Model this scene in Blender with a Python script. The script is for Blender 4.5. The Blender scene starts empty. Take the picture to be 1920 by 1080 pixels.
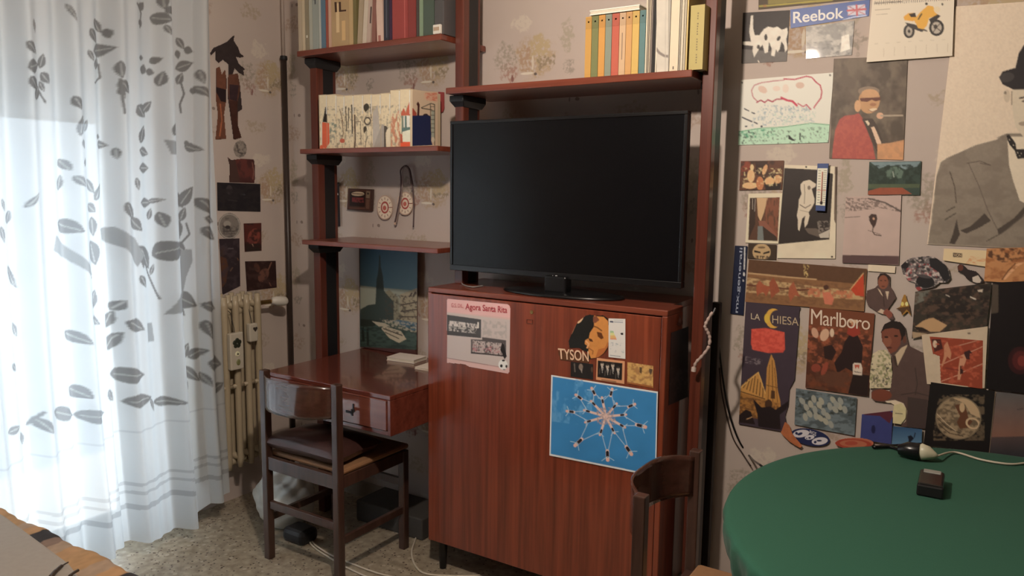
import bpy, math, random
import numpy as np
from mathutils import Vector, Matrix
S = bpy.context.scene
COL = S.collection
# ---------------------------------------------------------------- camera
F, PITCH, YAW, ROLL = 1443.7, 0.12716, 0.56826, 0.0123
_cy, _sy = math.cos(YAW), math.sin(YAW)
_f = np.array([-_sy*math.cos(PITCH), _cy*math.cos(PITCH), -math.sin(PITCH)])
_r0 = np.array([_cy, _sy, 0.0]); _u0 = np.cross(_r0, _f)
_r = math.cos(ROLL)*_r0 + math.sin(ROLL)*_u0
_u = -math.sin(ROLL)*_r0 + math.cos(ROLL)*_u0
EYE = np.array([0.0, 0.0, 1.56])
cam_d = bpy.data.cameras.new('camera'); cam = bpy.data.objects.new('camera', cam_d); COL.objects.link(cam)
cam_d.sensor_width = 36; cam_d.lens = F/1920*36; cam_d.clip_start = 0.02
M = Matrix(((_r[0], _u[0], -_f[0], EYE[0]), (_r[1], _u[1], -_f[1], EYE[1]), (_r[2], _u[2], -_f[2], EYE[2]), (0, 0, 0, 1)))
cam.matrix_world = M
S.camera = cam
# ---------------------------------------------------------------- world, sun, exposure
S.view_settings.view_transform = 'Standard'; S.view_settings.look = 'None'
S.view_settings.gamma = 1; S.view_settings.exposure = -0.08; S.view_settings.use_curve_mapping = False
wd = bpy.data.worlds.new('daylight'); S.world = wd; wd.use_nodes = True
bg = wd.node_tree.nodes['Background']; bg.inputs[0].default_value = (0.74, 0.88, 1.0, 1); bg.inputs[1].default_value = 4.8
sun_d = bpy.data.lights.new('sun', 'SUN'); sun_d.energy = 26; sun_d.angle = 0.02; sun_d.color = (0.95, 0.97, 1.0)
sun = bpy.data.objects.new('sun', sun_d); COL.objects.link(sun); sun.location = (-6, 4, 6)
sun.rotation_euler = Vector((0.6, -0.35, -0.75)).to_track_quat('-Z', 'Y').to_euler()
LAMP = (-0.95, 1.10, 2.28)
lamp_d = bpy.data.lights.new('pendant_bulb_light', 'POINT'); lamp_d.energy = 88; lamp_d.shadow_soft_size = 0.035; lamp_d.color = (1.0, 0.85, 0.72)
lamp = bpy.data.objects.new('pendant_bulb_light', lamp_d); COL.objects.link(lamp); lamp.location = LAMP

# ---------------------------------------------------------------- helpers
def ray(x, y):
    return _f + _r*((x-960)/F) + _u*((540-y)/F)
def onplane(ax, v, x, y):            # a point of the plane axis = v seen along the given direction
    d = ray(x, y); t = (v-EYE[ax])/d[ax]; return EYE + t*d
def oy(x, y, Y): return onplane(1, Y, x, y)
def ox(x, y, X): return onplane(0, X, x, y)
def oz(x, y, Z): return onplane(2, Z, x, y)
def lin(c, k=1.0):
    o = []
    for v in c[:3]:
        v = v/255; v = v/12.92 if v <= 0.04045 else ((v+0.055)/1.055)**2.4
        o.append(min(0.88, v*k))
    return tuple(o)
def nmat(name, rough=0.5, spec=0.5, metal=0.0, coat=0.0):
    m = bpy.data.materials.new(name); m.use_nodes = True
    b = m.node_tree.nodes['Principled BSDF']
    b.inputs['Roughness'].default_value = rough; b.inputs['Metallic'].default_value = metal
    b.inputs['Specular IOR Level'].default_value = spec; b.inputs['Coat Weight'].default_value = coat
    b.inputs['Coat Roughness'].default_value = 0.06
    return m, m.node_tree.nodes, m.node_tree.links, b
def tint(name, col, rough=0.5, var=0.12, scale=40, spec=0.5, metal=0.0, coat=0.0, bump=0.0):
    """a colour with slight noise variation and optional bump"""
    m, n, l, b = nmat(name, rough, spec, metal, coat)
    tc = n.new('ShaderNodeTexCoord'); nz = n.new('ShaderNodeTexNoise'); nz.inputs['Scale'].default_value = scale; nz.inputs['Detail'].default_value = 4
    l.new(tc.outputs['Object'], nz.inputs['Vector'])
    mp = n.new('ShaderNodeMapRange'); mp.inputs[3].default_value = 1-var; mp.inputs[4].default_value = 1+var
    l.new(nz.outputs['Fac'], mp.inputs[0])
    mx = n.new('ShaderNodeVectorMath'); mx.operation = 'SCALE'; mx.inputs[0].default_value = col
    l.new(mp.outputs[0], mx.inputs['Scale']); l.new(mx.outputs[0], b.inputs['Base Color'])
    if bump:
        bp = n.new('ShaderNodeBump'); bp.inputs['Strength'].default_value = bump; bp.inputs['Distance'].default_value = 0.002
        l.new(nz.outputs['Fac'], bp.inputs['Height']); l.new(bp.outputs[0], b.inputs['Normal'])
    return m
def wood(name, c1, c2, scale=(30, 30, 1.2), rough=0.35, coat=0.0):
    m, n, l, b = nmat(name, rough, 0.5, 0, coat)
    tc = n.new('ShaderNodeTexCoord'); mp = n.new('ShaderNodeMapping'); mp.inputs['Scale'].default_value = scale
    l.new(tc.outputs['Object'], mp.inputs[0])
    nz = n.new('ShaderNodeTexNoise'); nz.inputs['Scale'].default_value = 1.6; nz.inputs['Detail'].default_value = 7; nz.inputs['Roughness'].default_value = 0.6
    l.new(mp.outputs[0], nz.inputs['Vector'])
    cr = n.new('ShaderNodeValToRGB'); cr.color_ramp.elements[0].position = 0.32; cr.color_ramp.elements[1].position = 0.68
    cr.color_ramp.elements[0].color = (*c1, 1); cr.color_ramp.elements[1].color = (*c2, 1)
    l.new(nz.outputs['Fac'], cr.inputs[0]); l.new(cr.outputs[0], b.inputs['Base Color'])
    return m
def mk(name, verts, faces, mat, parent=None, smooth=False):
    me = bpy.data.meshes.new(name); me.from_pydata([tuple(map(float, v)) for v in verts], [], faces); me.update()
    if mat: me.materials.append(mat)
    if smooth: me.polygons.foreach_set('use_smooth', [True]*len(me.polygons))
    o = bpy.data.objects.new(name, me); COL.objects.link(o)
    if parent: o.parent = parent
    return o
def tag(o, label=None, cat=None, group=None, kind=None):
    if label: o['label'] = label
    if cat: o['category'] = cat
    if group: o['group'] = group
    if kind: o['kind'] = kind
    return o
def empty(name, label, cat, loc=(0, 0, 0), group=None):
    o = bpy.data.objects.new(name, None); COL.objects.link(o); o.location = loc; o.empty_display_size = 0.05
    return tag(o, label, cat, group)
class MB:
    def __init__(s): s.v = []; s.f = []
    def box(s, x0, x1, y0, y1, z0, z1):
        b = len(s.v)
        s.v += [(x, y, z) for z in (z0, z1) for y in (y0, y1) for x in (x0, x1)]
        s.f += [tuple(b+i for i in q) for q in ((0, 2, 3, 1), (4, 5, 7, 6), (0, 1, 5, 4), (2, 6, 7, 3), (0, 4, 6, 2), (1, 3, 7, 5))]
        return s
    def tube(s, pts, r, n=10, closed=False):
        pts = [Vector(p) for p in pts]; rr = r if isinstance(r, (list, tuple)) else [r]*len(pts)
        b = len(s.v); up = Vector((0.13, 0.21, 1)).normalized(); k = len(pts)
        for i, p in enumerate(pts):
            a = pts[i-1] if (i or closed) else pts[0]; c = pts[(i+1) % k] if (i < k-1 or closed) else pts[-1]
            d = (c-a).normalized() if (c-a).length > 1e-9 else Vector((0, 0, 1))
            x = d.cross(up)
            if x.length < 0.05: x = d.cross(Vector((1, 0, 0)))
            x.normalize(); y = d.cross(x)
            for j in range(n):
                t = 2*math.pi*j/n; s.v.append(tuple(p+(x*math.cos(t)+y*math.sin(t))*rr[i]))
        for i in range(k if closed else k-1):
            for j in range(n):
                i2 = (i+1) % k
                s.f.append((b+i*n+j, b+i*n+(j+1) % n, b+i2*n+(j+1) % n, b+i2*n+j))
        if not closed:
            s.f.append(tuple(b+j for j in range(n-1, -1, -1))); s.f.append(tuple(b+(k-1)*n+j for j in range(n)))
        return s
    def lathe(s, prof, c=(0, 0, 0), n=32, sx=1, sy=1):
        b = len(s.v)
        for r, z in prof:
            for j in range(n):
                t = 2*math.pi*j/n; s.v.append((c[0]+r*sx*math.cos(t), c[1]+r*sy*math.sin(t), c[2]+z))
        for i in range(len(prof)-1):
            for j in range(n):
                s.f.append((b+i*n+j, b+i*n+(j+1) % n, b+(i+1)*n+(j+1) % n, b+(i+1)*n+j))
        s.f.append(tuple(b+j for j in range(n-1, -1, -1))); s.f.append(tuple(b+(len(prof)-1)*n+j for j in range(n)))
        return s
    def prism(s, pts, axis, a, b_):
        b = len(s.v); n = len(pts)
        for w in (a, b_):
            for p, q in pts:
                s.v.append({'x': (w, p, q), 'y': (p, w, q), 'z': (p, q, w)}[axis])
        s.f.append(tuple(b+i for i in range(n-1, -1, -1))); s.f.append(tuple(b+n+i for i in range(n)))
        for i in range(n): s.f.append((b+i, b+(i+1) % n, b+n+(i+1) % n, b+n+i))
        return s
    def build(s, name, mat, parent=None, bevel=0, smooth=False):
        o = mk(name, s.v, s.f, mat, parent, smooth)
        import bmesh
        bm = bmesh.new(); bm.from_mesh(o.data); bmesh.ops.recalc_face_normals(bm, faces=bm.faces); bm.to_mesh(o.data); bm.free()
        if bevel:
            m = o.modifiers.new('bevel', 'BEVEL'); m.width = bevel; m.segments = 2; m.limit_method = 'ANGLE'
        return o
def box(name, x0, x1, y0, y1, z0, z1, mat, parent=None, bevel=0.002):
    return MB().box(x0, x1, y0, y1, z0, z1).build(name, mat, parent, bevel)
def curve_pts(pts, n=8):
    """Catmull-Rom through points"""
    P = [Vector(p) for p in pts]; P = [2*P[0]-P[1]]+P+[2*P[-1]-P[-2]]; out = []
    for i in range(1, len(P)-2):
        for k in range(n):
            t = k/n; a, b, c, d = P[i-1:i+3]
            out.append(0.5*((2*b)+(c-a)*t+(2*a-5*b+4*c-d)*t*t+(3*b-a-3*c+d)*t**3))
    out.append(P[-2]); return out

# ---------------------------------------------------------------- printed pictures: colours per vertex
def vcol_mat(name, rough=0.55, coat=0.0, spec=0.4):
    m, n, l, b = nmat(name, rough, spec, 0, coat)
    a = n.new('ShaderNodeAttribute'); a.attribute_name = 'ink'
    l.new(a.outputs['Color'], b.inputs['Base Color']); return m
M_PRINT = vcol_mat('printed_paper', 0.5)
M_GLOSSY = vcol_mat('printed_glossy_sticker', 0.4, 0.06)
def hsh(ix, iy, s):
    h = np.sin(ix*127.1+iy*311.7+s*74.7)*43758.5453; return h-np.floor(h)
def vnoise(x, y, s=0):
    ix = np.floor(x); iy = np.floor(y); fx = x-ix; fy = y-iy; fx = fx*fx*(3-2*fx); fy = fy*fy*(3-2*fy)
    return (hsh(ix, iy, s)*(1-fx)+hsh(ix+1, iy, s)*fx)*(1-fy)+(hsh(ix, iy+1, s)*(1-fx)+hsh(ix+1, iy+1, s)*fx)*fy
def inpoly(px, py, pts):
    r = np.zeros(px.shape, bool); n = len(pts); j = n-1
    for i in range(n):
        xi, yi = pts[i]; xj, yj = pts[j]
        if yi != yj:
            r ^= ((yi > py) != (yj > py)) & (px < (xj-xi)*(py-yi)/(yj-yi)+xi)
        j = i
    return r
def segd(px, py, a, b):
    ax, ay = a; bx, by = b; dx, dy = bx-ax, by-ay; L = dx*dx+dy*dy or 1e-9
    t = np.clip(((px-ax)*dx+(py-ay)*dy)/L, 0, 1); return np.hypot(px-ax-t*dx, py-ay-t*dy)
def leaf_poly(cx, cy, L, ang, w):
    a = math.radians(ang); out = []
    for k in range(21):
        t = k/20; y = w/2*math.sin(math.pi*t**0.8)
        out.append((-L/2+L*t, y))
    for k in range(20, -1, -1):
        t = k/20; out.append((-L/2+L*t, -w/2*math.sin(math.pi*t**0.8)))
    return [(cx+p*math.cos(a)-q*math.sin(a), cy+p*math.sin(a)+q*math.cos(a)) for p, q in out]
def paint(px, py, base, ops, k):
    col = np.empty((len(px), 3)); col[:] = lin(base, k)
    for op in ops:
        t = op[0]
        if t == 'p': m = inpoly(px, py, op[2]); col[m] = lin(op[1], k)
        elif t == 'pp':
            for q in op[2]: col[inpoly(px, py, q)] = lin(op[1], k)
        elif t == 'e':
            _, c, cx, cy, rx, ry = op[:6]; a = math.radians(op[6] if len(op) > 6 else 0)
            dx, dy = px-cx, py-cy; u = (dx*math.cos(a)+dy*math.sin(a))/rx; v = (-dx*math.sin(a)+dy*math.cos(a))/ry
            col[u*u+v*v < 1] = lin(c, k)
        elif t == 'o':      # ellipse outline
            _, c, cx, cy, rx, ry, w = op[:7]; a = math.radians(op[7] if len(op) > 7 else 0)
            dx, dy = px-cx, py-cy; u = (dx*math.cos(a)+dy*math.sin(a))/rx; v = (-dx*math.sin(a)+dy*math.cos(a))/ry
            d = np.abs(np.sqrt(u*u+v*v)-1)*min(rx, ry); col[d < w/2] = lin(c, k)
        elif t == 'l':
            _, c, w, pts = op
            for a, b in zip(pts[:-1], pts[1:]): col[segd(px, py, a, b) < w/2] = lin(c, k)
        elif t == 'leaf':
            _, c, cx, cy, L, ang, w = op; col[inpoly(px, py, leaf_poly(cx, cy, L, ang, w))] = lin(c, k)
            a = math.radians(ang); e = L*0.34
            if L > 22: col[segd(px, py, (cx-e*math.cos(a), cy-e*math.sin(a)), (cx+e*math.cos(a), cy+e*math.sin(a))) < 0.9] = lin((186, 188, 188), k)
        elif t == 'n':      # brightness mottling
            _, amp, sc, sd = op; v = vnoise(px/sc, py/sc, sd)*0.65+vnoise(px/sc*2.3, py/sc*2.3, sd+3)*0.35
            col *= (1+amp*(v[:, None]*2-1))
        elif t == 'm':      # blotches of a colour: threshold noise inside an optional polygon
            _, c, th, sc, sd, poly = op
            v = vnoise(px/sc[0], py/sc[1], sd)*0.55+vnoise(px/sc[0]*2.1+3, py/sc[1]*2.1, sd+5)*0.3+vnoise(px/sc[0]*4.7, py/sc[1]*4.7+5, sd+9)*0.15
            m = np.clip((v-th+0.10)/0.20, 0, 1)*0.9
            if poly: m = m*inpoly(px, py, poly)
            col = col*(1-m[:, None])+np.array(lin(c, k))*m[:, None]
        elif t == 'g':      # printed vertical blend between two colours in a polygon
            _, c0, c1, y0, y1, poly = op; m = inpoly(px, py, poly); s = np.clip((py-y0)/(y1-y0), 0, 1)[:, None]
            cc = np.array(lin(c0, k))*(1-s)+np.array(lin(c1, k))*s; col[m] = cc[m]
        elif t == 'face':   # small portrait: head, eyes, nose shade, mouth, hair
            _, sk, hr, cx, cy, rx, ry = op
            for q in (('e', hr, cx, cy-ry*0.25, rx*1.08, ry*1.0), ('e', sk, cx, cy+ry*0.12, rx*0.92, ry*0.92),
                      ('e', tuple(int(v*0.45) for v in sk), cx-rx*0.4, cy-ry*0.02, rx*0.2, ry*0.1), ('e', tuple(int(v*0.45) for v in sk), cx+rx*0.38, cy-ry*0.02, rx*0.2, ry*0.1),
                      ('e', tuple(int(v*0.8) for v in sk), cx, cy+ry*0.3, rx*0.2, ry*0.14), ('e', tuple(int(v*0.55) for v in sk), cx, cy+ry*0.62, rx*0.36, ry*0.09)):
                _, c, ex, ey, erx, ery = q; m = ((px-ex)/erx)**2+((py-ey)/ery)**2 < 1; col[m] = lin(c, k)
    return np.clip(col, 0.002, 0.9)
def paint_aa(px, py, base, ops, k, r=0.4):
    return sum(paint(px+a*r, py+b*r, base, ops, k) for a, b in ((-1, -.4), (.4, -1), (1, .4), (-.4, 1)))/4
def set_ink(o, col):
    a = o.data.color_attributes.new('ink', 'FLOAT_COLOR', 'POINT')
    buf = np.ones((len(col), 4)); buf[:, :3] = col; a.data.foreach_set('color', buf.ravel())
def picture(name, quad, ax, val, base, ops, k=1.5, step=1.6, clip=None, mat=None, parent=None, thick=0.0008, label=None, cat=None, group=None, at=(0, 0, 0)):
    """flat printed sheet lying in the plane axis = val; quad = its four corners TL TR BR BL"""
    q = np.array(quad, float)
    w = max(np.hypot(*(q[1]-q[0])), np.hypot(*(q[2]-q[3]))); h = max(np.hypot(*(q[3]-q[0])), np.hypot(*(q[2]-q[1])))
    nx = max(2, int(w/step)); ny = max(2, int(h/step))
    s, t = np.meshgrid(np.linspace(0, 1, nx+1), np.linspace(0, 1, ny+1)); s = s.ravel()[:, None]; t = t.ravel()[:, None]
    P = (q[0]*(1-s)+q[1]*s)*(1-t)+(q[3]*(1-s)+q[2]*s)*t
    V = np.array([onplane(ax, val, a, b) for a, b in P])-np.array(at)
    I = np.arange((nx+1)*(ny+1)).reshape(ny+1, nx+1)
    Fc = np.stack([I[:-1, :-1], I[1:, :-1], I[1:, 1:], I[:-1, 1:]], -1).reshape(-1, 4)
    col = paint_aa(P[:, 0], P[:, 1], base, ops, k, step*0.36)
    if clip:
        C = P[Fc].mean(1); polys = clip if isinstance(clip[0], list) else [clip]; m = np.zeros(len(C), bool)
        for c in polys: m |= inpoly(C[:, 0], C[:, 1], c)
        Fc = Fc[m]; used = np.unique(Fc); mp = -np.ones(len(V), int); mp[used] = np.arange(len(used)); V = V[used]; col = col[used]; Fc = mp[Fc]
    o = mk(name, V, [tuple(map(int, f)) for f in Fc], mat or M_PRINT, parent)
    set_ink(o, col)
    sm = o.modifiers.new('paper', 'SOLIDIFY'); sm.thickness = thick; sm.offset = -1
    if label: tag(o, label, cat, group)
    return o
INK = {}
def ink(c, k=1.5):
    key = (c, k)
    if key not in INK: INK[key] = tint('ink_%02x%02x%02x' % c, lin(c, k), 0.5, 0.05)
    return INK[key]
def lettering(txt, quad, ax, val, mat, parent, at=(0, 0, 0), name='lettering', bold=0.0, depth=0.0006, sp=1.0):
    cu = bpy.data.curves.new(name, 'FONT'); cu.body = txt; cu.size = 1; cu.offset = min(bold, 0.016); cu.space_character = sp
    tmp = bpy.data.objects.new(name, cu); COL.objects.link(tmp)
    dg = bpy.context.evaluated_depsgraph_get(); me = bpy.data.meshes.new_from_object(tmp.evaluated_get(dg))
    bpy.data.objects.remove(tmp)
    me.name = name; v = np.array([p.co[:] for p in me.vertices]); lo = v.min(0); hi = v.max(0); q = np.array(quad, float)
    for i, p in enumerate(me.vertices):
        s = (v[i, 0]-lo[0])/(hi[0]-lo[0]); t = 1-(v[i, 1]-lo[1])/(hi[1]-lo[1])
        P = (q[0]*(1-s)+q[1]*s)*(1-t)+(q[3]*(1-s)+q[2]*s)*t
        p.co = Vector(onplane(ax, val, *P))-Vector(at)
    me.materials.clear(); me.materials.append(mat)
    o = bpy.data.objects.new(name, me); COL.objects.link(o); o.parent = parent
    return o

# ---------------------------------------------------------------- materials
def wallpaper():
    m, n, l, b = nmat('wallpaper', 0.75, 0.3)
    g = n.new('ShaderNodeNewGeometry'); sp = n.new('ShaderNodeSeparateXYZ'); l.new(g.outputs['Position'], sp.inputs[0])
    def math_(op, a, b_=None, c=None):
        q = n.new('ShaderNodeMath'); q.operation = op
        for i, v in enumerate((a, b_, c)):
            if v is None: continue
            if isinstance(v, (int, float)): q.inputs[i].default_value = v
            else: l.new(v, q.inputs[i])
        return q.outputs[0]
    s = math_('ADD', sp.outputs[0], sp.outputs[1])                      # runs along either wall direction
    hz = math_('ADD', s, -2.77+1.672+0.265+0.53*8)                                  # dot column at the middle of a tile
    vt = math_('ADD', sp.outputs[2], -2.03+0.27+0.54*8)
    u = math_('SUBTRACT', math_('MODULO', hz, 0.53), 0.265)
    v = math_('SUBTRACT', math_('MODULO', vt, 0.54), 0.27)
    nz = n.new('ShaderNodeTexNoise'); nz.inputs['Scale'].default_value = 26; nz.inputs['Detail'].default_value = 4; l.new(g.outputs['Position'], nz.inputs['Vector'])
    sn = n.new('ShaderNodeSeparateColor'); l.new(nz.outputs['Color'], sn.inputs[0])
    du = math_('MULTIPLY', math_('SUBTRACT', sn.outputs[0], 0.5), 0.10); dv = math_('MULTIPLY', math_('SUBTRACT', sn.outputs[1], 0.5), 0.10)
    n2 = n.new('ShaderNodeTexNoise'); n2.inputs['Scale'].default_value = 75; n2.inputs['Detail'].default_value = 3; l.new(g.outputs['Position'], n2.inputs['Vector'])
    n3 = n.new('ShaderNodeTexNoise'); n3.inputs['Scale'].default_value = 4; n3.inputs['Detail'].default_value = 3; l.new(g.outputs['Position'], n3.inputs['Vector'])
    base = n.new('ShaderNodeMixRGB'); base.inputs[1].default_value = (0.56, 0.47, 0.43, 1); base.inputs[2].default_value = (0.62, 0.53, 0.46, 1); l.new(n3.outputs['Fac'], base.inputs[0])
    cur = base.outputs[0]
    #  centre u, v, radius u, v, colour, warp, patchiness, strength
    E = [(0.00, 0.065, 0.085, 0.075, (0.50, 0.37, 0.22), 1, 0.45, 0.60), (0.02, 0.10, 0.05, 0.05, (0.55, 0.44, 0.27), 1, 0.4, 0.65),
         (-0.04, 0.06, 0.03, 0.05, (0.47, 0.31, 0.23), 1, 0.5, 0.5), (-0.125, 0.01, 0.040, 0.030, (0.42, 0.24, 0.19), 1, 0.47, 0.6),
         (-0.14, 0.07, 0.05, 0.055, (0.36, 0.31, 0.24), 1, 0.5, 0.55), (0.05, 0.045, 0.04, 0.02, (0.30, 0.25, 0.18), 1, 0.5, 0.6),
         (0.15, 0.14, 0.025, 0.06, (0.42, 0.37, 0.27), 1, 0.45, 0.5), (0.155, 0.02, 0.022, 0.03, (0.33, 0.29, 0.24), 1, 0.5, 0.55),
         (-0.10, -0.17, 0.06, 0.028, (0.45, 0.36, 0.25), 1, 0.5, 0.5), (0.16, -0.20, 0.05, 0.03, (0.42, 0.30, 0.22), 1, 0.5, 0.5),
         (-0.06, 0.20, 0.045, 0.03, (0.70, 0.62, 0.52), 1, 0.4, 0.6),
         (-0.035, 0.004, 0.034, 0.0055, (0.80, 0.74, 0.62), 0.05, 0.0, 0.9), (-0.01, 0.045, 0.006, 0.03, (0.78, 0.72, 0.60), 0.05, 0.0, 0.7),
         (0.004, 0.0, 0.0075, 0.006, (0.10, 0.08, 0.08), 0.05, 0.0, 0.85), (-0.108, -0.012, 0.006, 0.016, (0.20, 0.07, 0.07), 0.1, 0.0, 0.7),
         (0.20, -0.11, 0.010, 0.008, (0.16, 0.11, 0.09), 0.1, 0.0, 0.7), (0.165, -0.11, 0.004, 0.010, (0.16, 0.11, 0.09), 0.1, 0.0, 0.6)]
    for cu, cv, ru, rv, c, w, pch, st in E:
        if pch: ru *= 1.12; rv *= 1.15; st = min(0.95, st*1.3); pch -= 0.03
        a = math_('DIVIDE', math_('SUBTRACT', math_('MULTIPLY_ADD', du, w, u), cu), ru)
        d = math_('DIVIDE', math_('SUBTRACT', math_('MULTIPLY_ADD', dv, w, v), cv), rv)
        r2 = math_('ADD', math_('MULTIPLY', a, a), math_('MULTIPLY', d, d))
        mr = n.new('ShaderNodeMapRange'); mr.interpolation_type = 'SMOOTHSTEP'; l.new(r2, mr.inputs[0])
        mr.inputs[1].default_value = 1.25; mr.inputs[2].default_value = 0.55; mr.inputs[3].default_value = 0; mr.inputs[4].default_value = st
        fac = mr.outputs[0]
        if pch:
            m2 = n.new('ShaderNodeMapRange'); m2.inputs[1].default_value = pch-0.07; m2.inputs[2].default_value = pch+0.12; l.new(n2.outputs['Fac'], m2.inputs[0])
            fac = math_('MULTIPLY', fac, m2.outputs[0])
        mx = n.new('ShaderNodeMixRGB'); l.new(fac, mx.inputs[0]); l.new(cur, mx.inputs[1]); mx.inputs[2].default_value = (*c, 1); cur = mx.outputs[0]
    l.new(cur, b.inputs['Base Color'])
    return m
def terrazzo():
    m, n, l, b = nmat('terrazzo', 0.35, 0.5)
    tc = n.new('ShaderNodeTexCoord')
    cur = None
    base = n.new('ShaderNodeTexNoise'); base.inputs['Scale'].default_value = 30; base.inputs['Detail'].default_value = 6; l.new(tc.outputs['Object'], base.inputs['Vector'])
    cr = n.new('ShaderNodeValToRGB'); cr.color_ramp.elements[0].position = 0.35; cr.color_ramp.elements[1].position = 0.7
    cr.color_ramp.elements[0].color = (0.27, 0.22, 0.155, 1); cr.color_ramp.elements[1].color = (0.44, 0.375, 0.28, 1)
    l.new(base.outputs['Fac'], cr.inputs[0]); cur = cr.outputs[0]
    for sc, th, c in ((40, 0.34, (0.45, 0.39, 0.30)), (46, 0.24, (0.13, 0.09, 0.065)), (75, 0.30, (0.07, 0.05, 0.04))):
        v = n.new('ShaderNodeTexVoronoi'); v.inputs['Scale'].default_value = sc; l.new(tc.outputs['Object'], v.inputs['Vector'])
        r = n.new('ShaderNodeSeparateColor'); l.new(v.outputs['Color'], r.inputs[0])
        g1 = n.new('ShaderNodeMath'); g1.operation = 'LESS_THAN'; l.new(r.outputs[0], g1.inputs[0]); g1.inputs[1].default_value = 0.22
        g2 = n.new('ShaderNodeMath'); g2.operation = 'LESS_THAN'; l.new(v.outputs['Distance'], g2.inputs[0]); g2.inputs[1].default_value = th
        g3 = n.new('ShaderNodeMath'); g3.operation = 'MULTIPLY'; l.new(g1.outputs[0], g3.inputs[0]); l.new(g2.outputs[0], g3.inputs[1])
        mx = n.new('ShaderNodeMixRGB'); l.new(g3.outputs[0], mx.inputs[0]); l.new(cur, mx.inputs[1]); mx.inputs[2].default_value = (*c, 1); cur = mx.outputs[0]
    l.new(cur, b.inputs['Base Color']); return m
M_WALL = wallpaper(); M_FLOOR = terrazzo()
M_PLASTER = tint('ceiling_plaster', (0.40, 0.38, 0.35), 0.9, 0.04, 8)
M_MAHOG = wood('mahogany_veneer', (0.135, 0.027, 0.013), (0.30, 0.066, 0.029), (26, 26, 0.9), 0.30, 0.7)
M_MAHOG.node_tree.nodes['Principled BSDF'].inputs['Coat Roughness'].default_value = 0.13
M_MAHOGX = wood('mahogany_shelf', (0.14, 0.030, 0.016), (0.24, 0.062, 0.034), (1.2, 26, 26), 0.30, 0.3)
M_DESK = wood('mahogany_desk', (0.10, 0.022, 0.014), (0.165, 0.040, 0.024), (1.5, 20, 20), 0.16, 0.6)
M_POST = wood('mahogany_post', (0.085, 0.020, 0.012), (0.15, 0.038, 0.022), (40, 40, 0.8), 0.3, 0.2)
M_CHAIR = wood('dark_walnut', (0.042, 0.020, 0.015), (0.080, 0.040, 0.029), (30, 30, 2), 0.32, 0.25)
M_BLACKMETAL = tint('black_bracket', (0.012, 0.012, 0.014), 0.45, 0.1)
M_BLACK = tint('black_plastic', (0.008, 0.008, 0.009), 0.25, 0.05)
M_SCREEN = tint('black_screen', (0.004, 0.004, 0.005), 0.2, 0.02, spec=0.3)
M_CREAM = tint('cream_enamel', (0.46, 0.38, 0.26), 0.35, 0.08, 12)
M_WHITE = tint('white_plastic', (0.72, 0.68, 0.60), 0.4, 0.04)
M_PAPER = tint('page_edges', (0.66, 0.60, 0.48), 0.8, 0.12, 200)
M_TAN = tint('tan_seat_fabric', (0.31, 0.16, 0.075), 0.75, 0.15, 60)
M_BROWN = tint('brown_satin', (0.060, 0.026, 0.022), 0.34, 0.2, 30)
M_CABLE = tint('white_cable', (0.62, 0.55, 0.44), 0.45, 0.05)
M_BRASS = tint('brass', (0.45, 0.30, 0.12), 0.3, 0.05, metal=1)

# ---------------------------------------------------------------- the room
WX, WY = -3.165, 2.77
box('floor', -3.4, 3.4, -3.4, 3.0, -0.1, 0, M_FLOOR, bevel=0)['kind'] = 'structure'
box('ceiling', -3.4, 3.4, -3.4, 3.0, 2.75, 2.85, M_PLASTER, bevel=0)['kind'] = 'structure'
box('wall_back', -3.4, 3.4, WY, 2.95, 0, 2.75, M_WALL, bevel=0)['kind'] = 'structure'
M_DIM = tint('dark_beige_paint', (0.20, 0.17, 0.145), 0.9, 0.05, 6)
box('wall_right', 3.2, 3.4, -3.2, WY, 0, 2.75, M_DIM, bevel=0)['kind'] = 'structure'
box('wall_front', WX, 3.4, -3.4, -3.2, 0, 2.75, M_DIM, bevel=0)['kind'] = 'structure'
WO = (0.35, 1.93, 2.12)     # opening: y from, y to, top
MB().box(-3.4, WX, WO[1], WY, 0, 2.75).box(-3.4, WX, -3.2, WO[0], 0, 2.75).box(-3.4, WX, WO[0], WO[1], WO[2], 2.75).build('wall_left', M_WALL)['kind'] = 'structure'
M_FRAME = tint('white_window_paint', (0.62, 0.60, 0.55), 0.45, 0.05)
M_GLASS, _n, _l, _b = nmat('window_glass', 0.02); _b.inputs['Transmission Weight'].default_value = 1; _b.inputs['IOR'].default_value = 1.01
_g = MB(); y0, y1, zt = WO
_g.box(-3.33, -3.27, y0, y0+0.06, 0, zt).box(-3.33, -3.27, y1-0.06, y1, 0, zt).box(-3.33, -3.27, y0+0.06, y1-0.06, zt-0.07, zt).box(-3.33, -3.27, y0+0.06, y1-0.06, 0, 0.10)
_ym = (y0+y1)/2; _g.box(-3.335, -3.265, _ym-0.06, _ym+0.06, 0.10, zt-0.07)
win = _g.build('window_1', M_FRAME, None, 0.004); win['kind'] = 'structure'
for a, c in ((y0+0.06, _ym-0.06), (_ym+0.06, y1-0.06)):
    box('pane', -3.302, -3.298, a, c, 0.10, zt-0.07, M_GLASS, win, 0)
box('added_shutter', -3.395, -3.375, y0, y1, 1.82, zt, tint('added_shutter_grey', (0.25, 0.26, 0.26), 0.6), win, 0.002)  # unseen shutter, added to keep daylight off the upper curtain
box('window_handle', -3.265, -3.235, _ym-0.012, _ym+0.012, 1.02, 1.14, M_BRASS, win, 0.003)
tag(box('balcony_slab', -4.6, -3.4, -0.6, 3.2, -0.22, -0.08, tint('pale_balcony_tiles', (0.55, 0.52, 0.47), 0.7), bevel=0), kind='structure')
bb = MB()
bb.box(WX, 3.2, WY-0.012, WY, 0, 0.08); tag(bb.build('baseboard_back', tint('baseboard_stone', (0.30, 0.25, 0.20), 0.4), None, 0.002), kind='structure')

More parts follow.
